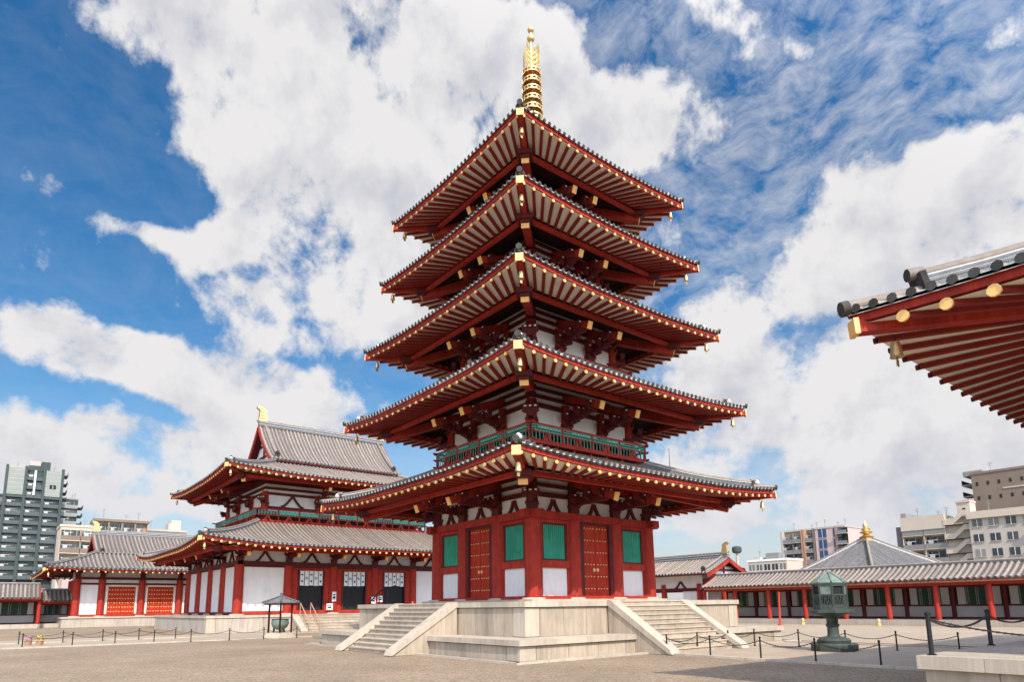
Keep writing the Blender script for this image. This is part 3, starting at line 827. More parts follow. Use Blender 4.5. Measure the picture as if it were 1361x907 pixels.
# --- lecture hall at the far left
LX, LY = 5.0, 67.8
lec = thing('lecture_hall', 'long low hall with studded red doors left of the two storey hall', 'temple hall', (LX, LY, 0))
mb = MB(); mb.b2((-18.6, -9.6, 0), (18.6, -.4, .92), 'stone_far'); mb.b2((-18.7, -9.7, .92), (18.7, -.3, 1.06), 'stone_cap'); mb.obj('podium', lec)
lcx = [-17.4, -15.15]+[-15.15+3.79*i for i in range(1, 8)]+[13.65]; LZ0, LZ1 = 1.08, 4.98
lcx = [-17.4, -15.15, -11.35, -7.55, -3.75, .05, 3.85, 7.65, 11.45, 15.25, 17.4]
lc = column_mesh(.36, LZ1-LZ0).mesh('column'); ly = -7.8
for x in lcx: link('column', lc, lec, (x, ly, LZ0))
for yy in (-4.9, -2.2): link('column', lc, lec, (-17.4, yy, LZ0))
mb = MB(); mb.b2((-17.3, ly+.06, LZ0), (17.3, -1.6, 6.2), 'plaster'); mb.b2((-17.6, ly-.2, LZ1), (17.6, ly+.2, LZ1+.26), 'dark_red')
mb.b2((-17.4, ly-.15, LZ0), (17.4, ly+.1, LZ0+.22), 'vermilion'); mb.b2((-17.4, ly-.10, LZ1-.55), (17.4, ly+.07, LZ1-.35), 'dark_red')
lw = mb.obj('wall', lec)
for i, (a, b) in enumerate(zip(lcx, lcx[1:])):
    if i in (0, 9): continue
    m = MB()
    for s, (x0, x1) in enumerate(((a+.62, (a+b)/2-.01), ((a+b)/2+.01, b-.62))):
        m.b2((x0, ly-.04, LZ0+.24), (x1, ly+.05, LZ1-.75), 'door_red')
        for r_ in range(6):
            for c_ in range(5):
                xx = x0+(x1-x0)*(c_+.5)/5; m.box((xx, ly-.06, LZ0+.5+r_*.46), (.11, .03, .085), 'gold_paint')
    for xx in (a+.5, b-.5): m.b2((xx-.08, ly-.05, LZ0+.24), (xx+.08, ly+.05, LZ1-.56), 'soffit')
    m.b2((a+.5, ly-.05, LZ1-.72), (b-.5, ly+.05, LZ1-.57), 'soffit')
    m.obj('door', lw)
bm = bracket_mesh(1.2, LZ1+.26, 5.75, tail=False).mesh('bracket_set')
for x in lcx: link('bracket_set', bm, lec, (x, ly, 0))
rl = Roof(20.55, 11.0, 15.6, 5.3, 5.66, 2.05, .15, curve=.25)
ro, lrest = roof_parts(lec, rl, 1.5, sp_raf=.62, sp_tile=.42, wall=3.2, hip0=.05, rr=.12, nv=4, bells=((-1, -1),))
x = lrest.obj('rafter', lec); x['kind'] = 'stuff'
gable_top(lec, 15.7, 5.6, 10.55, 7.92, sp=.42, rr=.12, shibi=1.0)

# ------------------------------------------------------------------ gate hall at the right, only its near corner in view
gate = thing('gate_hall', 'red gate hall whose tiled eave corner juts in at the right edge', 'temple gate', (3.1, -24.29, 0))
GX, GY = 12.1, 6.1; PX, PY = 11.45, 5.9; GZ = .80
mb = MB(); mb.b2((-PX+.10, -PY+.10, 0), (PX-.10, PY-.10, GZ-.2), 'stone')
for i in range(14):
    for sg in (-1, 1):
        x = -PX+.08+(2*PX-.16)*(i+.5)/14; mb.box((x, sg*(PY-.12), (GZ-.2)/2), ((2*PX-.16)/14-.014, .08, GZ-.2), 'stone')
for i in range(12):
    for sg in (-1, 1):
        yy = -PY+.08+(2*PY-.16)*(i+.5)/12; mb.box((sg*(PX-.12), yy, (GZ-.2)/2), (.08, (2*PY-.16)/12-.014, GZ-.2), 'stone')
cap_ring(mb, PX, PY, GZ-.2, GZ, 'stone_cap', .9, 1.1)
gp = mb.obj('podium', gate)
gcm = column_mesh(.36, 4.3).mesh('column')
for x in (-8.6, -4.3, 0, 4.3, 8.6):
    for yy in (-2.9, 2.9): link('column', gcm, gate, (x, yy, GZ))
mb = MB(); mb.b2((-8.6, -2.8, GZ), (8.6, 2.8, 6.6), 'plaster')
for yy in (-2.9, 2.9):
    mb.b2((-8.9, yy-.2, 4.7), (8.9, yy+.2, 5.0), 'vermilion'); mb.b2((-8.9, yy-.2, GZ), (8.9, yy+.2, GZ+.2), 'vermilion')
    mb.b2((-2.0, yy-.12, GZ+.2), (2.0, yy+.12, 4.7), 'dark')
for xx in (-8.6, 8.6): mb.b2((xx-.2, -2.8, 4.7), (xx+.2, 2.8, 5.0), 'vermilion')
mb.obj('wall', gate)
rg = Roof(GX, GY, 6.2, .3, 5.96, 2.6, .17, curve=.3, tile_dz=.29)
mbT = MB(); rg.tiles(mbT, 'SWNE', .28, .072, 6, seg=7); rg.fascia(mbT, th=.13); rg.soffit(mbT, 2.9, dz=.05, slope=.13, wall=3.4)
ro = mbT.obj('roof', gate)
m = MB(); m.box((0, 0, rg.z0+rg.rise+.2), (12.8, .5, .7), 'tile_ridge'); m.tube([(-6.4, 0, rg.z0+rg.rise+.6), (6.4, 0, rg.z0+rg.rise+.6)], .14, 'tile', 8); m.obj('main_ridge', ro)
for sx, sy in CORN:
    zt = rg.zg+rg.lift
    tip = Vector((sx*(GX-.06), sy*(GY-.06), zt)); inn = Vector((sx*(GX-3.0), sy*(GY-3.0), rg.zg+.40))
    m = MB(); m.beam(inn, tip, .22, .22, 'vermilion'); d = (tip-inn).normalized(); m.beam(tip-d*.02, tip+d*.06, .26, .27, 'gold_paint')
    m.obj('hip_rafter', ro)
    m = MB(); hp = rg.hip_pts(sx, sy, 8, .15, 1.0, .16)
    for j in range(4): m.sweep([(a, b, c_-.12+j*.075) for a, b, c_ in hp], .32-.03*(j % 2), .05, 'tile_ridge'); m.sweep([(a, b, c_-.083+j*.075) for a, b, c_ in hp], .27, .026, 'mortar')
    m.tube([(a, b, c_+.20) for a, b, c_ in hp], .10, 'tile', 10)
    e = Vector(hp[0]); dd = (e-Vector(hp[1])).normalized(); m.beam(e+Vector((0, 0, .0)), e+dd*.10+Vector((0, 0, .0)), .38, .42, 'tile_end'); m.cyl(e+Vector((0, 0, .24)), e+dd*.26+Vector((0, 0, .26)), .11, .11, 12, 'tile', True, 'tile_end')
    hq = rg.hip_pts(sx, sy, 4, 0.0, .17, .07); m.tube(hq, .115, 'tile', 10); t0 = Vector(hq[0]); m.cyl(t0, t0+dd*.12, .13, .13, 12, 'tile_end')
    m.obj('hip_ridge', ro)
    m = MB(); bell(m, (sx*(GX-.66), sy*(GY-.42), zt-.10), .95); m.obj('wind_bell', ro)
rest = MB()
for side in 'WNSE':
    w = rg.dims(side)[0]; us = []; u = -w+.78
    while u < w-.6: us.append(u); u += .60
    for u in us:
        uu = -u if side == 'N' else u
        kw = dict(slope=.13, wd=.105, hd=.075, fan=5.2, cap=.095)
        if side == 'N': kw['gold'] = 'dark_red'; kw['cap'] = .055
        if side in 'WN': m = MB(); rg.rafter(m, side, uu, 3.0, **kw); m.obj('rafter', ro)
        else: rg.rafter(rest, side, uu, 3.0, **kw)
o = rest.obj('rafter', ro); o['kind'] = 'stuff'
m = MB()
for sg in (-1, 1):
    m.beam((-GX+2.9, sg*(GY-2.9), 6.12), (GX-2.9, sg*(GY-2.9), 6.12), .24, .30, 'vermilion'); m.beam((sg*(GX-2.9), -GY+2.9, 6.116), (sg*(GX-2.9), GY-2.9, 6.116), .24, .30, 'vermilion')
m.obj('purlin', ro)

# ------------------------------------------------------------------ roofed corridors
def corridor(name, label, loc, rz, length, bays, x_off=0.0, z0=.38, zc=2.62, ze=2.98, zr=4.02, half=2.35, sp=.36, green=True, lattice=True):
    """gallery along local X, open columns at local y=-1.7, wall behind at y=+1.5"""
    root = thing(name, label, 'corridor', loc, rz)
    mb = MB(); mb.b2((-length/2, -2.1, 0), (length/2, 2.1, z0), 'stone_far'); mb.obj('plinth', root)
    cmesh = column_mesh(.17, zc-z0, False).mesh('column')
    st = length/bays
    for i in range(bays+1): link('column', cmesh, root, (-length/2+st*i, -1.75, z0))
    mb = MB(); mb.b2((-length/2, -1.86, zc-.02), (length/2, -1.64, zc+.16), 'vermilion')
    mb.b2((-length/2, -1.78, zc+.16), (length/2, -1.70, zc+.34), 'soffit')
    mb.obj('head_beam', root)
    mb = MB(); yb = 1.5
    mb.b2((-length/2, yb, z0), (length/2, yb+.1, zr-.3), 'dark_wood')
    mb.b2((-length/2, yb-.05, z0), (length/2, yb, z0+.14), 'dark_red')
    mb.b2((-length/2, yb-.06, z0+.86), (length/2, yb, z0+.98), 'dark_red'); mb.b2((-length/2, yb-.08, zc-.1), (length/2, yb, zc+.1), 'dark_red')
    wl = mb.obj('wall', root)
    for i in range(bays):
        a, b = -length/2+st*i, -length/2+st*(i+1)
        m = MB(); m.b2((a+.03, yb-.03, z0+.14), (b-.2, yb-.001, z0+.86), 'plaster_shaded')
        for x0, x1 in ((a+.20, a+.66), (b-.80, b-.30)): m.b2((x0, yb-.03, z0+.98), (x1, yb-.001, zc-.1), 'plaster_shaded')
        m.obj('plaster_panel', wl)
        m = MB(); m.cyl((b-.08, yb-.02, z0), (b-.08, yb-.02, zc), .15, .15, 10, 'dark_red'); m.obj('column', wl)
        m = MB()
        nn = 13
        m.b2((a+.68, yb-.02, z0+.98), (b-.82, yb-.004, zc-.1), 'dark_green')
        for j in range(nn):
            x = a+.68+(b-a-1.50)*(j+.5)/nn; m.box((x, yb-.03, (z0+.98+zc-.1)/2), (.035, .03, zc-z0-1.08), 'slat_pale' if (j+i) % 5 in (1, 2) else 'dark_green')
        m.obj('window', wl)
    mb = MB(); n = int(round(length/sp)); nv = 3; curve = .25
    zf = lambda q: ze+(zr-ze)*((1-curve)*q+curve*q*q)
    for sg in (-1, 1):
        vs = [(x, sg*half*(1-j/nv), zf(j/nv)) for x in (-length/2, length/2) for j in range(nv+1)]
        mb.add(vs, [(j, j+1, nv+2+j, nv+1+j) for j in range(nv)], 'tile_pan', True)
        vs = [(x, sg*half*(1-j/nv), zf(j/nv)-.10) for x in (-length/2, length/2) for j in range(nv+1)]
        mb.add(vs, [(j, j+1, nv+2+j, nv+1+j) for j in range(nv)], 'soffit', True)
        mb.box((0, sg*(half-.05), ze-.06), (length, .10, .10), 'vermilion')
        rr = .105; seg = 5
        for i in range(n):
            x = -length/2+length*(i+.5)/n; ring = []
            for j in range(nv+1):
                yv = sg*half*(1-j/nv)+(sg*.05 if j == 0 else 0); z = zf(j/nv)
                for k in range(seg):
                    a = math.pi*k/(seg-1); ring.append((x+rr*math.cos(a), yv, z-.01+rr*math.sin(a)))
            mb.add(ring, [(j*seg+k, j*seg+k+1, (j+1)*seg+k+1, (j+1)*seg+k) for j in range(nv) for k in range(seg-1)], 'tile', True)
            mb.add([(x+rr*1.15*math.cos(2*math.pi*k/8), sg*(half+.055), ze+rr*math.sin(2*math.pi*k/8)) for k in range(8)], [tuple(range(8))], 'tile_end')
    for sx in (-1, 1):
        mb.prism([(sx*(length/2-.4), -half+.3, ze), (sx*(length/2-.4), half-.3, ze), (sx*(length/2-.4), 0, zr-.1)], (sx*.05, 0, 0), 'plaster')
        for sg in (-1, 1): mb.beam((sx*length/2, sg*half, ze-.1), (sx*length/2, 0, zr-.1), .08, .22, 'vermilion')
    ro = mb.obj('roof', root)
    m = MB(); m.box((0, 0, zr+.05), (length, .24, .14), 'tile_ridge'); m.tube([(-length/2, 0, zr+.13), (length/2, 0, zr+.13)], .08, 'tile', 8); m.obj('ridge', ro)
    m = MB(); ns = int(length/.42)
    for i in range(ns):
        x = -length/2+length*(i+.5)/ns; m.beam((x, -half+.6, ze+.10), (x, -half+.02, ze-.09), .09, .09, 'vermilion')
    o = m.obj('rafter', ro); o['kind'] = 'stuff'
    return root
corridor('corridor', 'long tile roofed corridor with red columns along the right side of the courtyard', (30.75, -4.65, 0), -math.pi/2, 32.7, 11)
corridor('corridor', 'dim low passage joining the left corridor to the long hall', (-13.9, 63.3, 0), 0, 3.0, 1, z0=.42, zc=2.45, ze=2.72, zr=3.9)
corridor('corridor', 'short stretch of tile roofed corridor with red columns at the far left edge', (-22.75, 61.8, 0), 0, 14.6, 4, z0=.42, zc=2.72, ze=3.02, zr=4.45)

# --- side gate with a red gable between pagoda and corridor
sg_ = thing('side_gate', 'small red gate with a red gable and tiled roof between the pagoda and the corridor', 'temple gate', (32.6, 19.6, 0), math.pi/2)
mb = MB(); mb.b2((-7.0, -2.6, 0), (7.0, 2.6, .5), 'stone_far'); mb.obj('podium', sg_)
gc = column_mesh(.28, 2.9).mesh('column')
for x in (-6.2, -2.2, 2.2, 6.2):
    for yy in (-1.9, 1.9): link('column', gc, sg_, (x, yy, .5))
mb = MB()
for yy in (-1.9, 1.9):
    mb.b2((-6.5, yy-.15, 2.75), (6.5, yy+.15, 3.05), 'dark_red')
    mb.b2((-6.5, yy-.05, 3.05), (6.5, yy+.05, 4.3), 'plaster')
    for a in (-4.2, 0, 4.2): v_strut(mb, a, yy+(.10 if yy > 0 else -.10), 3.06, 3.66, 1.1)
    for a in (-5.2, 5.2): mb.b2((a-.8, yy-.04, .5), (a+.8, yy+.04, 2.75), 'plaster')
for xx in (-6.2, 6.2): mb.b2((xx-.05, -1.85, 3.0), (xx+.05, 1.85, 3.9), 'dark_red')
mb.obj('wall', sg_)
gable_top(sg_, 8.2, 3.5, 5.75, 4.25, sp=.36, rr=.105, shibi=.85, curve=.2)

# --- hall with a pyramid roof beyond the corridor
py_ = thing('pyramid_hall', 'grey tiled pyramid roof topped by a gold finial rising behind the right corridor', 'temple hall', (74.6, 17.0, 0), R(-24))
mb = MB(); mb.b2((-5.3, -5.3, 0), (5.3, 5.3, 5.0), 'plaster')
for a in range(4):
    ca, sa = math.cos(a*math.pi/2), math.sin(a*math.pi/2)
    for x in (-5.3, -1.8, 1.8): mb.cyl((ca*x+sa*5.3, sa*x-ca*5.3, 0), (ca*x+sa*5.3, sa*x-ca*5.3, 4.9), .3, .3, 8, 'vermilion')
mb.obj('wall', py_)
rp = Roof(7.3, 8.3, .3, .3, 4.6, 5.1, .1, curve=.08)
mb = MB(); rp.tiles(mb, sp=.32, rr=.08, nv=3, barrel='slate'); rp.fascia(mb); rp.soffit(mb, 2.0); ro = mb.obj('roof', py_)
for sx, sy in CORN:
    m = MB(); hp = rp.hip_pts(sx, sy, 6, .03, 1.0, .12); m.sweep(hp, .28, .22, 'mortar'); m.tube([(a, b, c_+.2) for a, b, c_ in hp], .16, 'tile', 8); m.obj('hip_ridge', ro)
m = MB(); z = rp.z0+rp.rise
m.box((0, 0, z+.1), (1.1, 1.1, .5), 'gold'); m.lathe([(.75, 0), (.95, .12), (.5, .3), (.3, .5), (.8, .7), (.85, .8), (.4, .95), (.55, 1.15), (.6, 1.25), (.3, 1.4), (.36, 1.6), (.30, 1.8), (.10, 2.1), (.02, 2.4)], (0, 0, z+.3), 14, 'gold'); m.obj('finial', ro)

# ------------------------------------------------------------------ bronze lantern
LN = (2.83, -11.75)
lan = thing('bronze_lantern', 'big green bronze lantern with eight sides on a round stone foot behind the chain posts', 'lantern', (LN[0], LN[1], 0), R(12))
o8 = math.pi/8
mb = MB(); mb.lathe([(.72, 0), (.74, .04), (.74, .22), (.68, .27)], (0, 0, 0), 8, 'bronze', False, o8); mb.lathe([(.52, .27), (.54, .36), (.46, .43), (.34, .47), (.24, .49)], (0, 0, 0), 16, 'bronze')
mb.obj('base', lan)
mb = MB(); mb.lathe([(.22, .46), (.185, .56), (.18, .80), (.215, .83), (.215, .88), (.18, .91), (.19, 1.10), (.26, 1.18)], (0, 0, 0), 16, 'bronze'); mb.obj('post', lan)
mb = MB(); mb.lathe([(.22, 1.12), (.42, 1.20), (.62, 1.26), (.70, 1.28), (.70, 1.36), (.60, 1.38)], (0, 0, 0), 8, 'bronze', False, o8)
mb.lathe([(.56, 1.38), (.56, 1.44), (.52, 1.45)], (0, 0, 0), 8, 'bronze', False, o8); mb.obj('platform', lan)
mb = MB(); mb.lathe([(.49, 1.45), (.49, 2.27)], (0, 0, 0), 8, 'dark', False, o8); mb.obj('fire_box', lan)
for i in range(8):
    a0, a1 = o8+i*math.pi/4, o8+(i+1)*math.pi/4; ax = (a0+a1)/2
    p0 = Vector((.52*math.cos(a0), .52*math.sin(a0), 0)); p1 = Vector((.52*math.cos(a1), .52*math.sin(a1), 0))
    m = MB(); m.cyl(p0+Vector((0, 0, 1.44)), p0+Vector((0, 0, 2.28)), .035, .035, 6, 'bronze')
    for z, h in ((1.50, .10), (1.88, .05), (2.22, .10)): m.beam(p0+Vector((0, 0, z)), p1+Vector((0, 0, z)), .03, h, 'bronze')
    for j in range(1, 6):
        q = p0.lerp(p1, j/6); m.box((q.x, q.y, 1.70), (.018, .018, .34), 'bronze')
    for j in range(4):
        m.beam(p0.lerp(p1, j/4)+Vector((0, 0, 1.55)), p0.lerp(p1, (j+1)/4)+Vector((0, 0, 1.85)), .012, .02, 'bronze')
    if i % 2: m.add([p0.lerp(p1, .06)+Vector((0, 0, 1.9)), p0.lerp(p1, .94)+Vector((0, 0, 1.9)), p0.lerp(p1, .94)+Vector((0, 0, 2.2)), p0.lerp(p1, .06)+Vector((0, 0, 2.2))], [(0, 1, 2, 3)], 'bronze_roof')
    m.obj('lattice_panel', lan)
mb = MB(); mb.lathe([(.55, 2.25), (.57, 2.29), (.46, 2.39), (.32, 2.49), (.18, 2.58), (.08, 2.63), (.05, 2.65)], (0, 0, 0), 8, 'bronze_roof', False, o8)
for i in range(8):
    a = o8+i*math.pi/4; mb.tube([(r_*math.cos(a), r_*math.sin(a), z) for r_, z in ((.58, 2.30), (.46, 2.40), (.32, 2.50), (.18, 2.59), (.06, 2.65))], .028, 'bronze_roof', 6)
ro = mb.obj('roof', lan)
m = MB(); m.lathe([(.06, 2.64), (.075, 2.67), (.06, 2.71), (.01, 2.74)], (0, 0, 0), 12, 'bronze_roof'); m.obj('finial', ro)

# ------------------------------------------------------------------ chain posts and chains
pm = MB(); pm.cyl((0, 0, 0), (0, 0, .60), .026, .024, 10, 'iron'); pm.lathe([(.026, .60), (.034, .61), (.034, .635), (.012, .655)], (0, 0, 0), 10, 'iron'); pm.lathe([(.06, 0), (.06, .012), (.03, .03)], (0, 0, 0), 10, 'iron')
POST = pm.mesh('chain_post')
hk = MB(); hk.tube([(-.03, 0, .55), (-.06, 0, .56), (-.06, 0, .52), (-.03, 0, .51)], .008, 'iron', 5)
big = MB(); big.cyl((0, 0, 0), (0, 0, .62), .036, .034, 14, 'iron'); big.lathe([(.035, .62), (.044, .625), (.044, .65), (.02, .67)], (0, 0, 0), 14, 'iron'); big.lathe([(.07, 0), (.07, .012), (.036, .03)], (0, 0, 0), 12, 'iron')
BIG = big.mesh('chain_post')
ordn = ('first', 'second', 'third', 'fourth', 'fifth', 'sixth', 'seventh', 'eighth', 'ninth')
def chain_mesh(a, b, za, zb, sag, r_=.011):
    mb = MB(); n = 20; a, b = Vector((*a, za)), Vector((*b, zb)); pts = []
    for i in range(n+1):
        t = i/n; p = a.lerp(b, t); p.z -= sag*4*t*(1-t); pts.append(p)
    mb.tube(pts, r_, 'chain', 6)
    L = (b-a).length; k = int(L/.085)      # links
    for i in range(k):
        t = (i+.5)/k; p = a.lerp(b, t); p.z -= sag*4*t*(1-t); mb.box(p, (.034, .034, .03), 'chain', .785)
    return mb
def post_row(pts, row, frm, z=0.0, me=POST, h=.54, sag=.17, r_=.011, skip=(), kind='thin'):
    n = 0
    for i, p in enumerate(pts):
        if i in skip: continue
        tag(link('chain_post', me, None, (p[0], p[1], z)), '%s black chain post, %s from %s, %s' % (kind, ordn[n], frm, row), 'chain post', 'chain posts, '+row); n += 1
    for i, (p, q) in enumerate(zip(pts, pts[1:])):
        tag(chain_mesh(p, q, z+h, z+h, sag, r_).obj('chain'), 'drooping chain, %s from %s, %s' % (ordn[i], frm, row), 'chain', 'chains, '+row)
A = [(-2.05, -8.55), (-1.80, -10.05), (-1.66, -11.70), (-1.58, -13.32), (-1.62, -15.05)]
post_row(A, 'kerb row before the lantern', 'the stair')
B = [(-2.05, -8.55), (-.07, -8.33), (1.94, -8.25), (3.45, -8.40)]
post_row(B, 'row across the stair foot', 'the kerb', skip=(0,))
Cc = [(3.45, -8.40), (3.95, -9.90), (4.1, -11.55), (4.15, -13.20), (4.2, -15.0)]
post_row(Cc, 'row behind the lantern', 'the stair', skip=(0,))
D = [(-18.26, 16.3), (-16.3, 16.2), (-14.53, 16.0), (-12.85, 15.6), (-11.2, 15.2), (-9.33, 15.0), (-7.55, 14.85), (-5.75, 14.7)]
post_row(D, 'near row along the left paving', 'the left')
F = [(-18.26, 20.4), (-16.36, 20.4), (-14.53, 20.4), (-12.78, 20.3), (-10.9, 20.2)]
post_row(F, 'far row along the left paving', 'the left')
G = [(-8.1, -18.53), (-4.94, -18.44), (-1.7, -18.44)]
post_row(G, 'on the gate platform', 'its corner', z=.80, me=BIG, h=.56, sag=.17, r_=.013, kind='thick')
tag(chain_mesh((-8.1, -18.53), (-8.06, -21.9), 1.36, 1.36, .24, .013).obj('chain'), 'chain along the near edge of the gate platform, running out of the frame', 'chain', 'chains, on the gate platform')
tag(link('chain_post', BIG, None, (-8.06, -21.9, .8)), 'thick black chain post on the near edge of the gate platform', 'chain post', 'chain posts, on the gate platform')

# ------------------------------------------------------------------ incense shelter and small things round the halls
inc = thing('incense_shelter', 'small open shelter with grey six sided roof over a green incense burner', 'shelter', (-6.2, 16.2, 0), R(10))
mb = MB(); mb.lathe([(1.0, 0), (1.0, .14), (.86, .14), (.86, .28), (.8, .28)], (0, 0, 0), 6, 'stone_cap', False); mb.obj('base', inc)
for i in range(6):
    a = math.pi/3*i; m = MB(); m.cyl((.72*math.cos(a), .72*math.sin(a), .28), (.72*math.cos(a), .72*math.sin(a), 1.98), .05, .045, 8, 'dark_wood'); m.obj('post', inc)
mb = MB(); mb.lathe([(1.12, 1.94), (1.16, 1.99), (.75, 2.12), (.35, 2.26), (.10, 2.36)], (0, 0, 0), 6, 'slate', False)
for i in range(6):
    a = math.pi/3*i; mb.tube([(r_*math.cos(a), r_*math.sin(a), z+.03) for r_, z in ((1.2, 2.0), (.75, 2.13), (.35, 2.27), (.1, 2.36))], .04, 'tile_ridge', 6)
    mb.beam((1.0*math.cos(a), 1.0*math.sin(a), 1.93), (math.cos(a+math.pi/3), math.sin(a+math.pi/3), 1.93), .08, .1, 'dark_wood')
ro = mb.obj('roof', inc); m = MB(); m.lathe([(.10, 2.35), (.12, 2.41), (.06, 2.45), (.09, 2.52), (.01, 2.62)], (0, 0, 0), 10, 'tile_ridge'); m.obj('finial', ro)
bur = thing('incense_burner', 'green bronze incense burner inside the small shelter', 'incense burner', (-6.2, 16.2, .28))
m = MB(); m.lathe([(.18, .16), (.40, .30), (.50, .52), (.46, .72), (.52, .78), (.48, .80)], (0, 0, 0), 16, 'bronze_roof'); m.obj('bowl', bur)
for i in range(3):
    a = i*2.094+.5; m = MB(); m.cyl((.30*math.cos(a), .30*math.sin(a), .34), (.36*math.cos(a), .36*math.sin(a), 0), .07, .05, 8, 'bronze'); m.obj('leg', bur)
for i, (x, z, w_, h_, tx_) in enumerate(((1.9, 2.55, .34, .75, 'upper paper notice on the red pillar left of the middle doorway'), (1.55, 1.75, .5, .5, 'square white notice at the foot of the red pillar left of the middle doorway'), (5.35, 2.25, .36, .55, 'white notice on the red pillar right of the middle doorway'), (5.95, 2.35, .42, .5, 'white notice beside the left jamb of the right doorway'))):
    m = MB(); m.box((0, 0, 0), (w_, .05, h_), 'white'); m.box((0, -.03, h_*.2), (w_*.6, .008, h_*.12), 'ink'); m.box((0, -.03, -h_*.1), (w_*.6, .008, h_*.25), 'ink')
    tag(m.obj('notice', None, (x, 27.70-.38, z)), tx_, 'notice', 'notices on the hall pillars')
hr = thing('handrail', 'dark metal handrail on top of the pagoda base beside the white hall wall', 'handrail', (-5.2, 5.75, 1.785))
m = MB(); m.tube([(-.55, 0, .02), (.0, .05, .62), (.9, .1, .9)], .03, 'iron', 8); m.obj('rail', hr)
for x, h in ((0, .62), (.45, .75)):
    m = MB(); m.cyl((x, .05, 0), (x, .07, h), .022, .022, 6, 'iron'); m.obj('post', hr)
rp_ = thing('red_pole', 'thin bright red pole leaning slightly in front of the right corridor', 'pole', (25.4, 2.85, 0))
m = MB(); m.cyl((.10, .12, 0), (-.05, -.05, 2.40), .075, .065, 10, 'pole_red'); m.obj('shaft', rp_); m = MB(); m.lathe([(.16, 0), (.15, .08), (.08, .12)], (.1, .12, 0), 10, 'pole_red'); m.obj('foot', rp_)
def pot(x, y, label, top, h=.5, s=1.0, body='terracotta', z=0):
    t = thing('flower_pot', label, 'flower pot', (x, y, z), 0, 'flower pots in the courtyard')
    m = MB(); m.lathe([(.14*s, 0), (.20*s, h*.5), (.22*s, h*.52), (.18*s, h*.5)], (0, 0, 0), 12, body); m.obj('pot', t)
    m = MB()
    for i in range(60):
        a, b, r_ = random.uniform(0, 6.28), random.uniform(0, 1), .24*s*random.uniform(.5, 1)
        c = Vector((r_*math.cos(a)*math.sqrt(1-b*b*.6), r_*math.sin(a)*math.sqrt(1-b*b*.6), h*.55+b*h*.6)); d = .05*s
        m.box(c, (d, d, d*.5), top if i % 3 else 'leaf', a)
    m.obj('flowers', t)
pot(-17.95, 18.3, 'pink flower pot beside the second chain post at the left', 'pink', .42, .85)
pot(-17.5, 17.9, 'yellow flower pot next to the pink one at the left', 'yellow', .42, .85)
lm = MB(); lm.lathe([(.13, 0), (.13, .14), (.08, .18)], (0, 0, 0), 12, 'yellow')
lm2 = MB(); lm2.lathe([(.08, .18), (.11, .23), (.11, .38), (.07, .44), (.02, .46)], (0, 0, 0), 12, 'cream')
for x, y, lb in ((28.0, 2.55, 'little white lamp with yellow base, first one right of the red pole'), (27.9, -2.85, 'little white lamp with yellow base standing right of the bronze lantern')):
    t = thing('ground_lamp', lb, 'lamp', (x, y, 0), 0, 'little lamps by the corridors'); link('base', lm.mesh('base'), t); link('globe', lm2.mesh('globe'), t)
sh = thing('bush', 'small bright yellow green bush behind the pagoda base at the right', 'bush', (29.2, 9.3, .4))
m = MB()
for i in range(500):
    v = Vector((random.gauss(0, .42), random.gauss(0, .42), random.gauss(.9, .32))); a = random.uniform(0, 6.28); d = random.uniform(.05, .1)
    m.add([v+Vector((d*math.cos(a), d*math.sin(a), random.uniform(-.05, .05))), v+Vector((-d*math.sin(a), d*math.cos(a), .04)), v-Vector((d*math.cos(a), d*math.sin(a), .03)), v-Vector((-d*math.sin(a), d*math.cos(a), -.02))], [(0, 1, 2, 3)], 'leaf_yellow')
m.obj('foliage', sh); m = MB(); m.cyl((0, 0, 0), (0, 0, .8), .06, .04, 8, 'dark_wood'); m.obj('stem', sh)
tk = thing('water_tank', 'small round green grey water tank showing just right of the side gate ridge', 'water tank', (87.4, 45.3, 0))
m = MB(); m.lathe([(.6, -.62), (.82, -.45), (.88, 0), (.82, .45), (.6, .58), (.15, .68)], (0, 0, 11.3), 16, 'tower_green'); m.obj('tank', tk); m = MB(); m.cyl((0, 0, 0), (0, 0, 10.7), .3, .25, 10, 'concrete'); m.obj('mast', tk)
m = MB(); m.cyl((4.25, -4.25, 7.1), (4.25, -4.25, 8.75), .022, .012, 6, 'grey_clad'); m.obj('lightning_rod', pagoda)

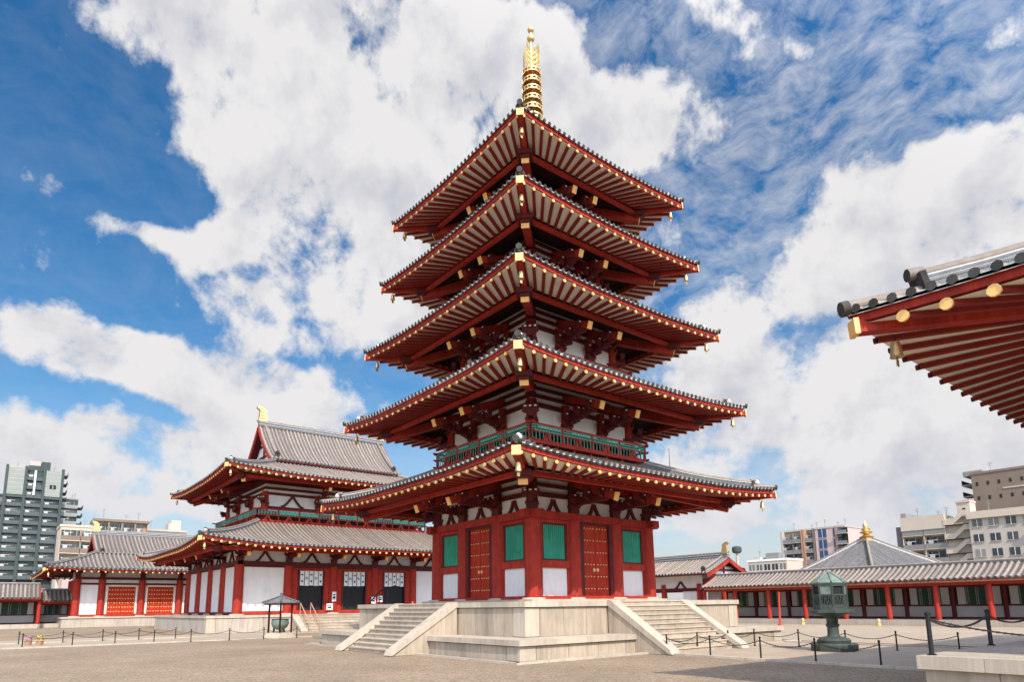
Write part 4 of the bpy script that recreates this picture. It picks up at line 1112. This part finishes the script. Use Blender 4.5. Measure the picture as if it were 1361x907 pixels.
# ------------------------------------------------------------------ city blocks beyond the walls
def block(name, label, loc, rz, w, d, h, body, floors, bays, f0=0, slab='concrete', glassm='glass', kind='balcony', roofbits=True, panel=None, wz=.55, parts=True, ww=.72, floor_z=None):
    """apartment block: front along local X at y=0 facing -Y, d deep"""
    root = thing(name, label, 'apartment block', loc, rz)
    mb = MB(); mb.b2((-w/2, 0, 0), (w/2, d, h), body); mb.b2((-w/2-.15, -.15, h), (w/2+.15, d+.15, h+.5), slab)
    mb.obj('wall', root)
    fh = (h-.6)/floors; bw = w/bays
    m = MB()
    if kind == 'balcony':
        m.b2((-bw/2+.15, -.05, .15), (bw/2-.15, .03, fh-.4), glassm)
        for i in (-1, 0, 1): m.box((i*bw/3.2, -.07, fh*.45), (.10, .06, fh*.75), slab)
    else:
        m.b2((-bw*ww/2, -.06, fh*.28), (bw*ww/2, .02, fh*.28+fh*wz), glassm)
        if ww > .3: m.box((0, -.08, fh*.28+fh*wz/2), (.07, .05, fh*wz), 'white'); m.box((0, -.10, fh*.26), (bw*ww+.2, .18, .10), slab)
    wm = m.mesh('window')
    bmm = None
    if kind == 'balcony':
        b = MB(); b.b2((-bw/2+.06, -1.35, -.14), (bw/2-.06, 0, .06), slab); b.b2((-bw/2+.06, -1.38, .06), (bw/2-.06, -1.28, 1.05), panel or slab)
        for s in (-1, 1): b.b2((s*(bw/2-.06), -1.28, .06), (s*(bw/2-.12), -.02, fh-.2), body)
        b.b2((bw*.20, -.75, .06), (bw*.20+.8, -.4, .75), 'white'); b.cyl((-bw*.4, -1.0, 1.75), (bw*.1, -1.0, 1.75), .04, .04, 5, 'white'); b.b2((-bw*.34, -1.02, .95), (-bw*.12, -.98, 1.75), 'curtain')
        bmm = b.mesh('balcony')
    cnt = 0
    for f in range(f0, floors):
        for i in range(bays):
            x, z = -w/2+bw*(i+.5), .3+fh*f
            o = link('window', wm, root, (x, 0, z)); cnt += 1
            if bmm: link('balcony', bmm, root, (x, 0, z))
    m = MB(); k = len(label) % 5
    for i, (fx_, hh) in enumerate(((-.32, 3.2), (.12+.05*k, 2.2), (.36, 2.8))):
        x = w*fx_; m.cyl((x, d*.35, h+.4), (x, d*.35, h+hh), .07, .05, 6, 'grey_clad')
        for j in range(3): m.beam((x-.5+.1*j, d*.35, h+hh-.25-.3*j), (x+.5-.1*j, d*.35, h+hh-.25-.3*j), .05, .05, 'grey_clad')
    m.obj('aerial', root)
    if roofbits:
        m = MB(); m.b2((-w*.12, d*.3, h+.5), (w*.12, d*.6, h+3.2), slab); m.b2((w*.2, d*.3, h+.5), (w*.3, d*.5, h+1.8), 'grey_clad'); m.obj('roof_house', root)
    return root
# left: tall dark green tower with a lower pale wing, and low blocks behind the lecture hall
tw = block('apartment_tower', 'tall dark green apartment tower at the far left', (-10.9, 235, 0), 0, 14.6, 14, 46.6, 'tower_green', 16, 3, f0=4, slab='tower_green', panel='tower_panel', roofbits=False)
m = MB()
for x in (-7.3, -2.43, 2.43, 7.3): m.b2((x-.38, -1.7, 0), (x+.38, .1, 47.8), 'tower_green')
m.obj('pier', tw)
for k, (x0, x1) in enumerate(((-6.9, -2.8), (2.8, 6.9))):
    m = MB(); m.b2((x0, -1.62, 38.4), (x1, -1.50, 46.9), 'tower_pale')
    for i in range(6): m.box(((x0+x1)/2, -1.64, 39.2+1.4*i), (x1-x0, .05, .14), 'concrete')
    if k: m.box(((x0+x1)/2, -1.68, 41.6), (1.7, .05, 1.3), 'dark'); m.box(((x0+x1)/2, -1.71, 41.5), (.3, .05, 1.0), 'tower_pale')
    m.obj('cladding_panel', tw)
m = MB(); m.b2((-.25, -1.75, 38.6), (.25, -1.5, 46.6), 'white'); m.obj('pilaster', tw)
m = MB(); m.b2((-1.8, 3, 47), (3.4, 9, 49.0), 'tower_green'); m.b2((-1.6, 3.5, 49), (1.2, 8, 50.6), 'pinkish'); m.b2((1.5, 2.4, 47.2), (3.9, 8, 50.4), 'tower_green'); m.obj('roof_house', tw)
m = MB()
for i in range(4):
    m.b2((7.3, 2.0, 37.5+2.9*i), (9.0, 8, 37.8+2.9*i), 'tower_green'); m.b2((8.9, 2.0, 37.8+2.9*i), (9.0, 8, 38.8+2.9*i), 'grey_clad')
m.obj('side_balcony', tw)
block('apartment_wing', 'lower wing of dark balconies cut by the left edge beside the green tower', (-22.6, 235.5, 0), 0, 8.6, 12, 38.0, 'tower_green', 13, 2, f0=4, slab='tower_green', panel='tower_panel', roofbits=False)
tw2 = block('apartment_wing', 'lower pale wing on the right side of the dark green tower', (-1.1, 237.5, 0), 0, 5.2, 10, 38.6, 'tower_green', 14, 1, f0=4, slab='tower_pale', panel='tower_pale', roofbits=False)
m = MB()
for i in range(5): m.b2((2.6, 1.0, 25.0+2.75*i), (4.3, 7, 25.25+2.75*i), 'tower_green'); m.b2((4.2, 1.0, 25.2+2.75*i), (4.3, 7, 26.2+2.75*i), 'grey_clad')
m.obj('side_balcony', tw2)
lp = block('apartment_block', 'low cream apartment block with open balconies right of the green tower', (-4.6, 150, 0), 0, 7.5, 9, 20.1, 'cream', 7, 2, f0=3, slab='cream', panel='brown_tile', roofbits=False)
pk = thing('low_building', 'low pinkish building with a tiled roof peeping over the left corridor', 'building', (-9.7, 85, 0))
m = MB(); m.b2((-2.2, 0, 0), (2.4, 6, 8.6), 'pinkish'); m.obj('wall', pk); m = MB(); m.b2((-2.4, -.3, 8.6), (2.6, 6.3, 8.9), 'tile'); m.b2((-1.0, -.04, 5), (-.8, 0, 8.6), 'white'); m.obj('roof', pk)
ab = block('apartment_block', 'brown edged apartment block with dark balconies above the lecture hall roof', (3.4, 152, 0), 0, 10.6, 9, 22.2, 'concrete', 7, 4, f0=4, slab='concrete', panel='grey_clad', roofbits=False)
m = MB(); m.b2((-5.6, -1.2, 21.9), (5.6, 6, 22.5), 'brown_tile'); m.b2((4.4, -.2, 18.6), (5.1, -.05, 21.8), 'terracotta'); m.obj('cornice', ab)
lb = block('apartment_block', 'low grey block with a boxy roof house above the end of the lecture hall roof', (13.6, 156, 0), 0, 9.2, 9, 20.8, 'grey_clad', 7, 3, f0=4, slab='concrete', roofbits=False)
m = MB(); m.b2((1.4, 2, 21.3), (3.6, 6, 24.0), 'cream'); m.b2((.8, 2, 21.3), (1.4, 6, 23.2), 'concrete'); m.obj('roof_house', lb)
# right: west-facing blocks (front along -X)
WF = -math.pi/2
rb = block('apartment_block', 'brown apartment block with black balconies between the pagoda and the pyramid roof', (170, 76.2, 0), WF, 10.4, 10, 22.7, 'brown_tile', 7, 3, f0=2, slab='concrete', panel='grey_clad', roofbits=False)
m = MB()
for x, mt in ((-5.0, 'concrete'), (1.4, 'terracotta'), (1.9, 'terracotta'), (5.0, 'brown_tile')): m.b2((x-.3, -1.5, 0), (x+.3, .05, 22.9), mt)
m.obj('pier', rb)
rb2 = block('apartment_block', 'pinkish block with a blue glass strip beside the brown apartment block', (168.5, 66.4, 0), WF, 8.6, 10, 22.6, 'pinkish', 7, 2, f0=2, glassm='blue_glass', kind='window', wz=.8, ww=.55, roofbits=False)
m = MB()
for f in range(7): m.b2((2.2, -1.2, 2.6+3*f), (5.2, .02, 2.8+3*f), 'concrete'); m.b2((2.2, -1.22, 2.8+3*f), (5.2, -1.12, 3.6+3*f), 'grey_clad')
m.b2((2.4, -.04, 1), (5.1, .02, 22.4), 'dark'); m.b2((1.6, -.3, 0), (2.3, .1, 22.9), 'terracotta'); m.obj('balcony_stack', rb2)
lw_ = block('low_building', 'low white building with a dark roof house between the side gate and the brown block', (140, 70.0, 0), WF, 11.0, 8, 12.4, 'cream', 4, 5, f0=1, kind='window', roofbits=False, slab='white')
m = MB(); m.b2((-1.4, 2, 12.9), (2.4, 5, 14.6), 'grey_clad'); m.b2((-4.4, 1, 12.9), (-2.4, 4, 13.7), 'concrete'); m.obj('roof_house', lw_)
ap = block('apartment_block', 'tan apartment block with dark recessed bays left of the white outside stairs', (133, 29.6, 0), WF, 8.2, 12, 18.4, 'cream', 6, 2, f0=2, slab='cream', panel='grey_clad', roofbits=False)
m = MB(); m.b2((-4.15, -1.5, 16.2), (4.1, .1, 19.1), 'cream'); m.b2((-4.6, .3, 18.9), (-3.6, 10, 20.2), 'grey_clad'); m.obj('parapet', ap)
m = MB(); m.b2((-5.9, .6, 0), (-4.2, 12, 17.4), 'slate'); m.obj('side_wall', ap)
stw = thing('stair_tower', 'open stair tower with zigzag white parapets between the tan and the white blocks', 'stair tower', (131.5, 23.1, 0), WF)
m = MB(); m.b2((-2.6, 1.0, 0), (2.4, 6, 18.2), 'cream'); m.b2((-.1, .6, 18.2), (2.2, 4, 21.0), 'cream'); m.b2((-.2, .4, 21.0), (2.3, 4.2, 21.4), 'pinkish'); m.b2((.9, .56, 18.9), (1.4, .62, 19.9), 'dark'); m.obj('wall', stw)
for f in range(6):
    z = 2.2+2.9*f
    m = MB(); m.prism([(-2.6, -.1, z), (-.9, -.1, z), (1.0, -.1, z+1.7), (2.4, -.1, z+1.7), (2.4, -.1, z+2.75), (1.0, -.1, z+2.75), (-.9, -.1, z+1.1), (-2.6, -.1, z+1.1)], (0, .16, 0), 'cream'); m.b2((-2.5, .05, z-.1), (2.4, 1.0, z+.02), 'dark'); m.obj('stair_parapet', stw)
wb = block('apartment_block', 'white apartment block with windows and orange balconies at the right edge', (130, 14.0, 0), WF, 13.6, 12, 18.1, 'concrete', 6, 5, f0=2, kind='window', slab='concrete', roofbits=False, wz=.5, ww=.6)
m = MB(); m.b2((-7.0, -.6, 17.3), (7.0, .1, 18.7), 'cream')
for f in range(2, 6):
    z = .3+2.92*f; m.b2((3.0, -1.2, z-.1), (7.0, .0, z+.1), 'concrete'); m.b2((3.0, -1.25, z+.1), (5.4, -1.12, z+1.0), 'concrete'); m.b2((5.4, -1.25, z+.1), (7.0, -1.12, z+1.0), 'terracotta')
m.obj('balcony_row', wb)
br = block('apartment_block', 'windowed brown slab building rising behind the white block at the right edge', (150, 18.0, 0), WF, 14.2, 14, 29.2, 'brown_tile', 9, 7, f0=6, kind='window', slab='brown_tile', roofbits=False, wz=.26, ww=.22, glassm='dark')
m = MB()
for z in (24.6, 27.2): m.b2((-9.6, 2, z), (-7.1, 9, z+.3), 'grey_clad'); m.b2((-9.6, 2, z+.3), (-9.5, 9, z+1.3), 'dark')
m.b2((-8.9, 1, 29.2), (-5.2, 9, 30.3), 'grey_clad'); m.obj('side_balcony', br)
m = MB(); m.b2((-9.2, -.5, 18.0), (-7.12, 8, 23.9), 'cream'); m.b2((-1.5, -.14, 25.35), (7.1, -.02, 25.6), 'cream'); m.obj('annex', br)

# ------------------------------------------------------------------ ground, paths, kerbs
def sheet(name, x0, y0, x1, y1, z, mt, nx=1, ny=1, gap=0.0):
    mb = MB()
    for i in range(nx):
        for j in range(ny):
            a, b = x0+(x1-x0)*i/nx, x0+(x1-x0)*(i+1)/nx; c, d = y0+(y1-y0)*j/ny, y0+(y1-y0)*(j+1)/ny
            mb.add([(a+gap, c+gap, z), (b-gap, c+gap, z), (b-gap, d-gap, z), (a+gap, d-gap, z)], [(0, 1, 2, 3)], mt)
    return structure(mb.obj(name))
sheet('ground', -900, -900, 900, 900, -.012, 'gravel')
sheet('stone_path', -1.95, -18.35, 6.4, -7.85, .006, 'paving', 6, 7, .006)
sheet('paved_path', -60, 15.45, -4.6, 20.9, .006, 'paving', 30, 3, .006)
sheet('courtyard_paving', 7.9, -40, 28.5, 30, .003, 'paving', 12, 36, .006)
sheet('hall_forecourt', -30, 20.95, 28, 26.1, -.002, 'paving', 24, 3, .006)
mb = MB()
def kerb(p, q, w=.16, h=.05, mt='stone_cap'):
    p, q = Vector((*p, h/2-.01)), Vector((*q, h/2-.01)); n = max(1, int((q-p).length/1.2)); d = (q-p)/n
    for i in range(n): mb.beam(p+d*(i+.006), p+d*(i+1-.006), w, h+.02, mt)
kerb((-2.05, -18.3), (-2.05, -8.7)); kerb((6.5, -18.3), (6.5, -7.8))
for sx in (-1, 1):
    kerb((sx*7.82, -7.9), (sx*7.82, 7.9)); kerb((-7.9, sx*7.82), (7.9, sx*7.82))
kerb((-60, 15.40), (-4.6, 15.40), .22); kerb((-60, 20.95), (-9, 20.95), .14)
structure(mb.obj('kerb'))

# ------------------------------------------------------------------ sun, sky, camera
S = Vector((-2.17, -5.84, 6.13)).normalized()
ld = bpy.data.lights.new('sun', 'SUN'); ld.energy = 4.2; ld.angle = R(.53); ld.color = (1, .92, .80)
lo = bpy.data.objects.new('sun', ld); COL.objects.link(lo); lo.rotation_euler = S.to_track_quat('Z', 'Y').to_euler(); lo.location = S*100
w_ = bpy.data.worlds.new('World'); scene.world = w_; w_.use_nodes = True
nt = w_.node_tree; nt.nodes.clear(); L = nt.links.new
out = N(nt, 'ShaderNodeOutputWorld'); bg = N(nt, 'ShaderNodeBackground'); bg.inputs['Strength'].default_value = .10
sky = N(nt, 'ShaderNodeTexSky', sky_type='NISHITA', sun_disc=False); sky.sun_elevation = math.asin(S.z); sky.sun_rotation = math.atan2(S.x, S.y)
sky.air_density = 1.2; sky.dust_density = .6; sky.ozone_density = 2.0
tc = N(nt, 'ShaderNodeTexCoord'); sep = N(nt, 'ShaderNodeSeparateXYZ'); L(tc.outputs['Generated'], sep.inputs[0])
def M(op, a, b=None, c=None):
    n = N(nt, 'ShaderNodeMath', operation=op)
    for i, x in enumerate((a, b, c)):
        if x is None: continue
        if isinstance(x, (int, float)): n.inputs[i].default_value = x
        else: L(x, n.inputs[i])
    return n.outputs[0]
az = M('ARCTAN2', sep.outputs[0], sep.outputs[1]); el = M('ARCSINE', sep.outputs[2])
ae = N(nt, 'ShaderNodeCombineXYZ'); L(az, ae.inputs[0]); L(el, ae.inputs[1])
CL = [(0.141,0.732,0.131,0.045,0.153,1.00),(0.329,0.744,0.208,0.099,-0.130,1.15),(0.256,0.641,0.120,0.077,-0.232,1.10),(0.394,0.647,0.177,0.127,-0.443,1.15),(0.365,0.513,0.128,0.125,-0.906,1.10),(0.426,0.438,0.104,0.057,0.085,0.90),(0.345,0.465,0.090,0.035,0.431,0.80),(0.567,0.713,0.173,0.101,-0.189,0.95),(0.568,0.568,0.137,0.116,0.038,0.90),(0.813,0.710,0.191,0.064,-0.192,0.95),(0.885,0.651,0.085,0.055,-0.364,0.90),(0.752,0.793,0.080,0.023,-0.047,0.50),(0.579,0.801,0.146,0.037,0.040,0.60),(1.042,0.769,0.128,0.035,-0.416,0.90),(0.909,0.798,0.077,0.015,-0.127,0.50),(0.127,0.488,0.065,0.018,0.152,0.80),(0.235,0.502,0.073,0.032,0.184,0.80),(0.029,0.336,0.094,0.046,0.057,1.10),(0.132,0.328,0.080,0.044,-0.117,0.95),(0.247,0.325,0.109,0.057,-0.202,1.10),(0.342,0.287,0.117,0.049,-0.096,0.95),(0.085,0.262,0.050,0.021,0.151,0.50),(0.043,0.189,0.171,0.061,0.119,1.05),(0.215,0.197,0.210,0.073,0.081,1.00),(0.296,0.160,0.223,0.054,0.049,0.95),(1.336,0.487,0.128,0.067,0.302,1.15),(1.184,0.401,0.173,0.110,0.395,1.15),(1.269,0.353,0.167,0.143,0.158,1.05),(1.054,0.301,0.154,0.140,0.414,1.00),(1.230,0.234,0.226,0.127,-0.154,1.00),(1.010,0.432,0.064,0.094,0.184,0.55),(1.034,0.173,0.206,0.087,-0.077,0.95),(1.261,0.123,0.178,0.067,-0.096,1.00),(1.117,0.539,0.158,0.039,0.178,0.38),(1.278,0.632,0.174,0.034,-0.027,0.22),(1.034,0.696,0.070,0.048,-0.192,0.35),(1.402,0.652,0.041,0.021,-0.417,0.50),(0.925,0.524,0.035,0.029,-0.121,0.80),(0.532,0.456,0.060,0.042,0.045,0.80),(0.015,0.475,0.096,0.043,0.112,0.25),(0.305,0.384,0.063,0.021,-0.223,0.50),(0.428,0.364,0.069,0.027,0.234,0.45),]
tot = None
nA = N(nt, 'ShaderNodeTexNoise', Scale=7.0, Detail=12.0, Roughness=.60, Distortion=.1, Lacunarity=2.1); L(ae.outputs[0], nA.inputs['Vector'])
off = N(nt, 'ShaderNodeVectorMath', operation='ADD'); L(ae.outputs[0], off.inputs[0]); off.inputs[1].default_value = (-.02, .045, 0)
nB = N(nt, 'ShaderNodeTexNoise', Scale=7.0, Detail=5.0, Roughness=.55, Distortion=.1, Lacunarity=2.1); L(off.outputs[0], nB.inputs['Vector'])
nC = N(nt, 'ShaderNodeTexNoise', Scale=30.0, Detail=7.0, Roughness=.6); L(ae.outputs[0], nC.inputs['Vector'])
warp = N(nt, 'ShaderNodeTexNoise', Scale=7.0, Detail=3.0, Roughness=.5); L(ae.outputs[0], warp.inputs['Vector'])
wo = N(nt, 'ShaderNodeVectorMath', operation='SUBTRACT'); L(warp.outputs['Color'], wo.inputs[0]); wo.inputs[1].default_value = (.5, .5, .5)
wa = N(nt, 'ShaderNodeVectorMath', operation='MULTIPLY_ADD'); L(wo.outputs[0], wa.inputs[0]); wa.inputs[1].default_value = (.10, .10, 0); L(ae.outputs[0], wa.inputs[2])
for (a, e, r1, r2, an, wt) in CL:
    mp = N(nt, 'ShaderNodeMapping', vector_type='TEXTURE')
    mp.inputs['Location'].default_value = (a, e, 0); mp.inputs['Rotation'].default_value = (0, 0, an); mp.inputs['Scale'].default_value = (r1, r2, 1)
    L(wa.outputs[0], mp.inputs['Vector'])
    ln = N(nt, 'ShaderNodeVectorMath', operation='LENGTH'); L(mp.outputs[0], ln.inputs[0])
    mr = N(nt, 'ShaderNodeMapRange', interpolation_type='SMOOTHSTEP'); L(ln.outputs['Value'], mr.inputs[0])
    mr.inputs[1].default_value = 1.5; mr.inputs[2].default_value = .25; mr.inputs[3].default_value = 0; mr.inputs[4].default_value = wt
    tot = mr.outputs[0] if tot is None else M('ADD', tot, mr.outputs[0])
# the rest of the sky, behind and beside the camera, carries a broken cloud cover too
rear = N(nt, 'ShaderNodeMapRange', interpolation_type='SMOOTHSTEP'); L(M('ABSOLUTE', M('SUBTRACT', az, .67)), rear.inputs[0])
rear.inputs[1].default_value = .95; rear.inputs[2].default_value = 1.3; rear.inputs[4].default_value = .55
tot = M('ADD', M('MINIMUM', tot, 1.05), rear.outputs[0])
den = M('ADD', M('ADD', tot, M('MULTIPLY', M('SUBTRACT', nA.outputs['Fac'], .5), 3.35)), M('MULTIPLY', M('SUBTRACT', nC.outputs['Fac'], .5), .8))
cm_ = N(nt, 'ShaderNodeMapRange', interpolation_type='SMOOTHSTEP'); L(den, cm_.inputs[0]); cm_.inputs[1].default_value = .30; cm_.inputs[2].default_value = .92
# thin high cloud
mp = N(nt, 'ShaderNodeMapping'); mp.inputs['Rotation'].default_value = (0, 0, -.5); mp.inputs['Scale'].default_value = (9, 17, 1); L(wa.outputs[0], mp.inputs['Vector'])
ci = N(nt, 'ShaderNodeTexNoise', Scale=1.6, Detail=8.0, Roughness=.65, Distortion=.1); L(mp.outputs[0], ci.inputs['Vector'])
cr = N(nt, 'ShaderNodeMapRange'); L(ci.outputs['Fac'], cr.inputs[0]); cr.inputs[1].default_value = .36; cr.inputs[2].default_value = .78; cr.inputs[4].default_value = .9
cz = N(nt, 'ShaderNodeMapRange', interpolation_type='SMOOTHSTEP'); L(az, cz.inputs[0]); cz.inputs[1].default_value = .35; cz.inputs[2].default_value = 1.0; cz.inputs[3].default_value = .10; cz.inputs[4].default_value = .8
amt = M('MAXIMUM', cm_.outputs[0], M('MULTIPLY', cr.outputs[0], cz.outputs[0]))
# lit tops and grey bases
lit = M('ADD', M('MULTIPLY', M('SUBTRACT', nA.outputs['Fac'], nB.outputs['Fac']), 3.4), .74)
thick = N(nt, 'ShaderNodeMapRange'); L(den, thick.inputs[0]); thick.inputs[1].default_value = .8; thick.inputs[2].default_value = 1.8; thick.inputs[3].default_value = .22; thick.inputs[4].default_value = -.16
litc = N(nt, 'ShaderNodeClamp'); L(M('ADD', lit, thick.outputs[0]), litc.inputs[0])
cc = N(nt, 'ShaderNodeMix', data_type='RGBA'); cc.inputs[6].default_value = (4.05, 4.2, 4.75, 1); cc.inputs[7].default_value = (6.45, 6.35, 6.4, 1); L(litc.outputs[0], cc.inputs[0])
hs = N(nt, 'ShaderNodeHueSaturation'); hs.inputs['Saturation'].default_value = 1.4; hs.inputs['Value'].default_value = 1.03; L(sky.outputs[0], hs.inputs['Color'])
fx = N(nt, 'ShaderNodeMix', data_type='RGBA'); L(amt, fx.inputs[0]); L(hs.outputs[0], fx.inputs[6]); L(cc.outputs[2], fx.inputs[7])
# sky towards the sun brightened, added fill for the shaded walls
dt = N(nt, 'ShaderNodeVectorMath', operation='DOT_PRODUCT'); L(tc.outputs['Generated'], dt.inputs[0]); dt.inputs[1].default_value = S
gl = N(nt, 'ShaderNodeMapRange', interpolation_type='SMOOTHSTEP'); L(dt.outputs['Value'], gl.inputs[0]); gl.inputs[1].default_value = -.05; gl.inputs[2].default_value = .9; gl.inputs[3].default_value = 1.0; gl.inputs[4].default_value = 3.6
sg2 = N(nt, 'ShaderNodeVectorMath', operation='SCALE'); # pale air towards the horizon
hz = N(nt, 'ShaderNodeMapRange', interpolation_type='SMOOTHSTEP'); L(el, hz.inputs[0]); hz.inputs[1].default_value = .30; hz.inputs[2].default_value = .0; hz.inputs[4].default_value = .72
hm = N(nt, 'ShaderNodeMix', data_type='RGBA'); hm.inputs[7].default_value = (4.3, 4.6, 5.6, 1); L(fx.outputs[2], hm.inputs[6]); L(M('MULTIPLY', hz.outputs[0], M('SUBTRACT', 1.0, M('MULTIPLY', amt, .55))), hm.inputs[0])
L(hm.outputs[2], sg2.inputs[0]); L(gl.outputs[0], sg2.inputs['Scale'])
L(sg2.outputs[0], bg.inputs['Color']); L(bg.outputs[0], out.inputs['Surface'])

cd = bpy.data.cameras.new('camera'); cam = bpy.data.objects.new('camera', cd); COL.objects.link(cam)
rv = Vector((.7817762544821142, -.6234306814640115, -.012652009217306033)); uv = Vector((-.0936874477437737, -.13749449275505354, .9860618269644854)); fv = Vector((.6164807783397831, .7696943873196354, .1658975589519825))
mw = Matrix((( rv.x, uv.x, -fv.x, -19.8217), (rv.y, uv.y, -fv.y, -22.6531), (rv.z, uv.z, -fv.z, 1.65), (0, 0, 0, 1)))
cam.matrix_world = mw
cd.sensor_width = 36; cd.lens = 867.0989/1361*36; cd.shift_y = 206.5076/1361; cd.clip_start = .1; cd.clip_end = 4000
scene.camera = cam
scene.view_settings.view_transform = 'Standard'; scene.view_settings.look = 'None'; scene.view_settings.exposure = 0.38; scene.view_settings.gamma = 1
scene.view_settings.use_curve_mapping = False
scene.render.engine = 'CYCLES'
try:
    scene.cycles.use_denoising = True
    scene.cycles.max_bounces = 6
except Exception: pass
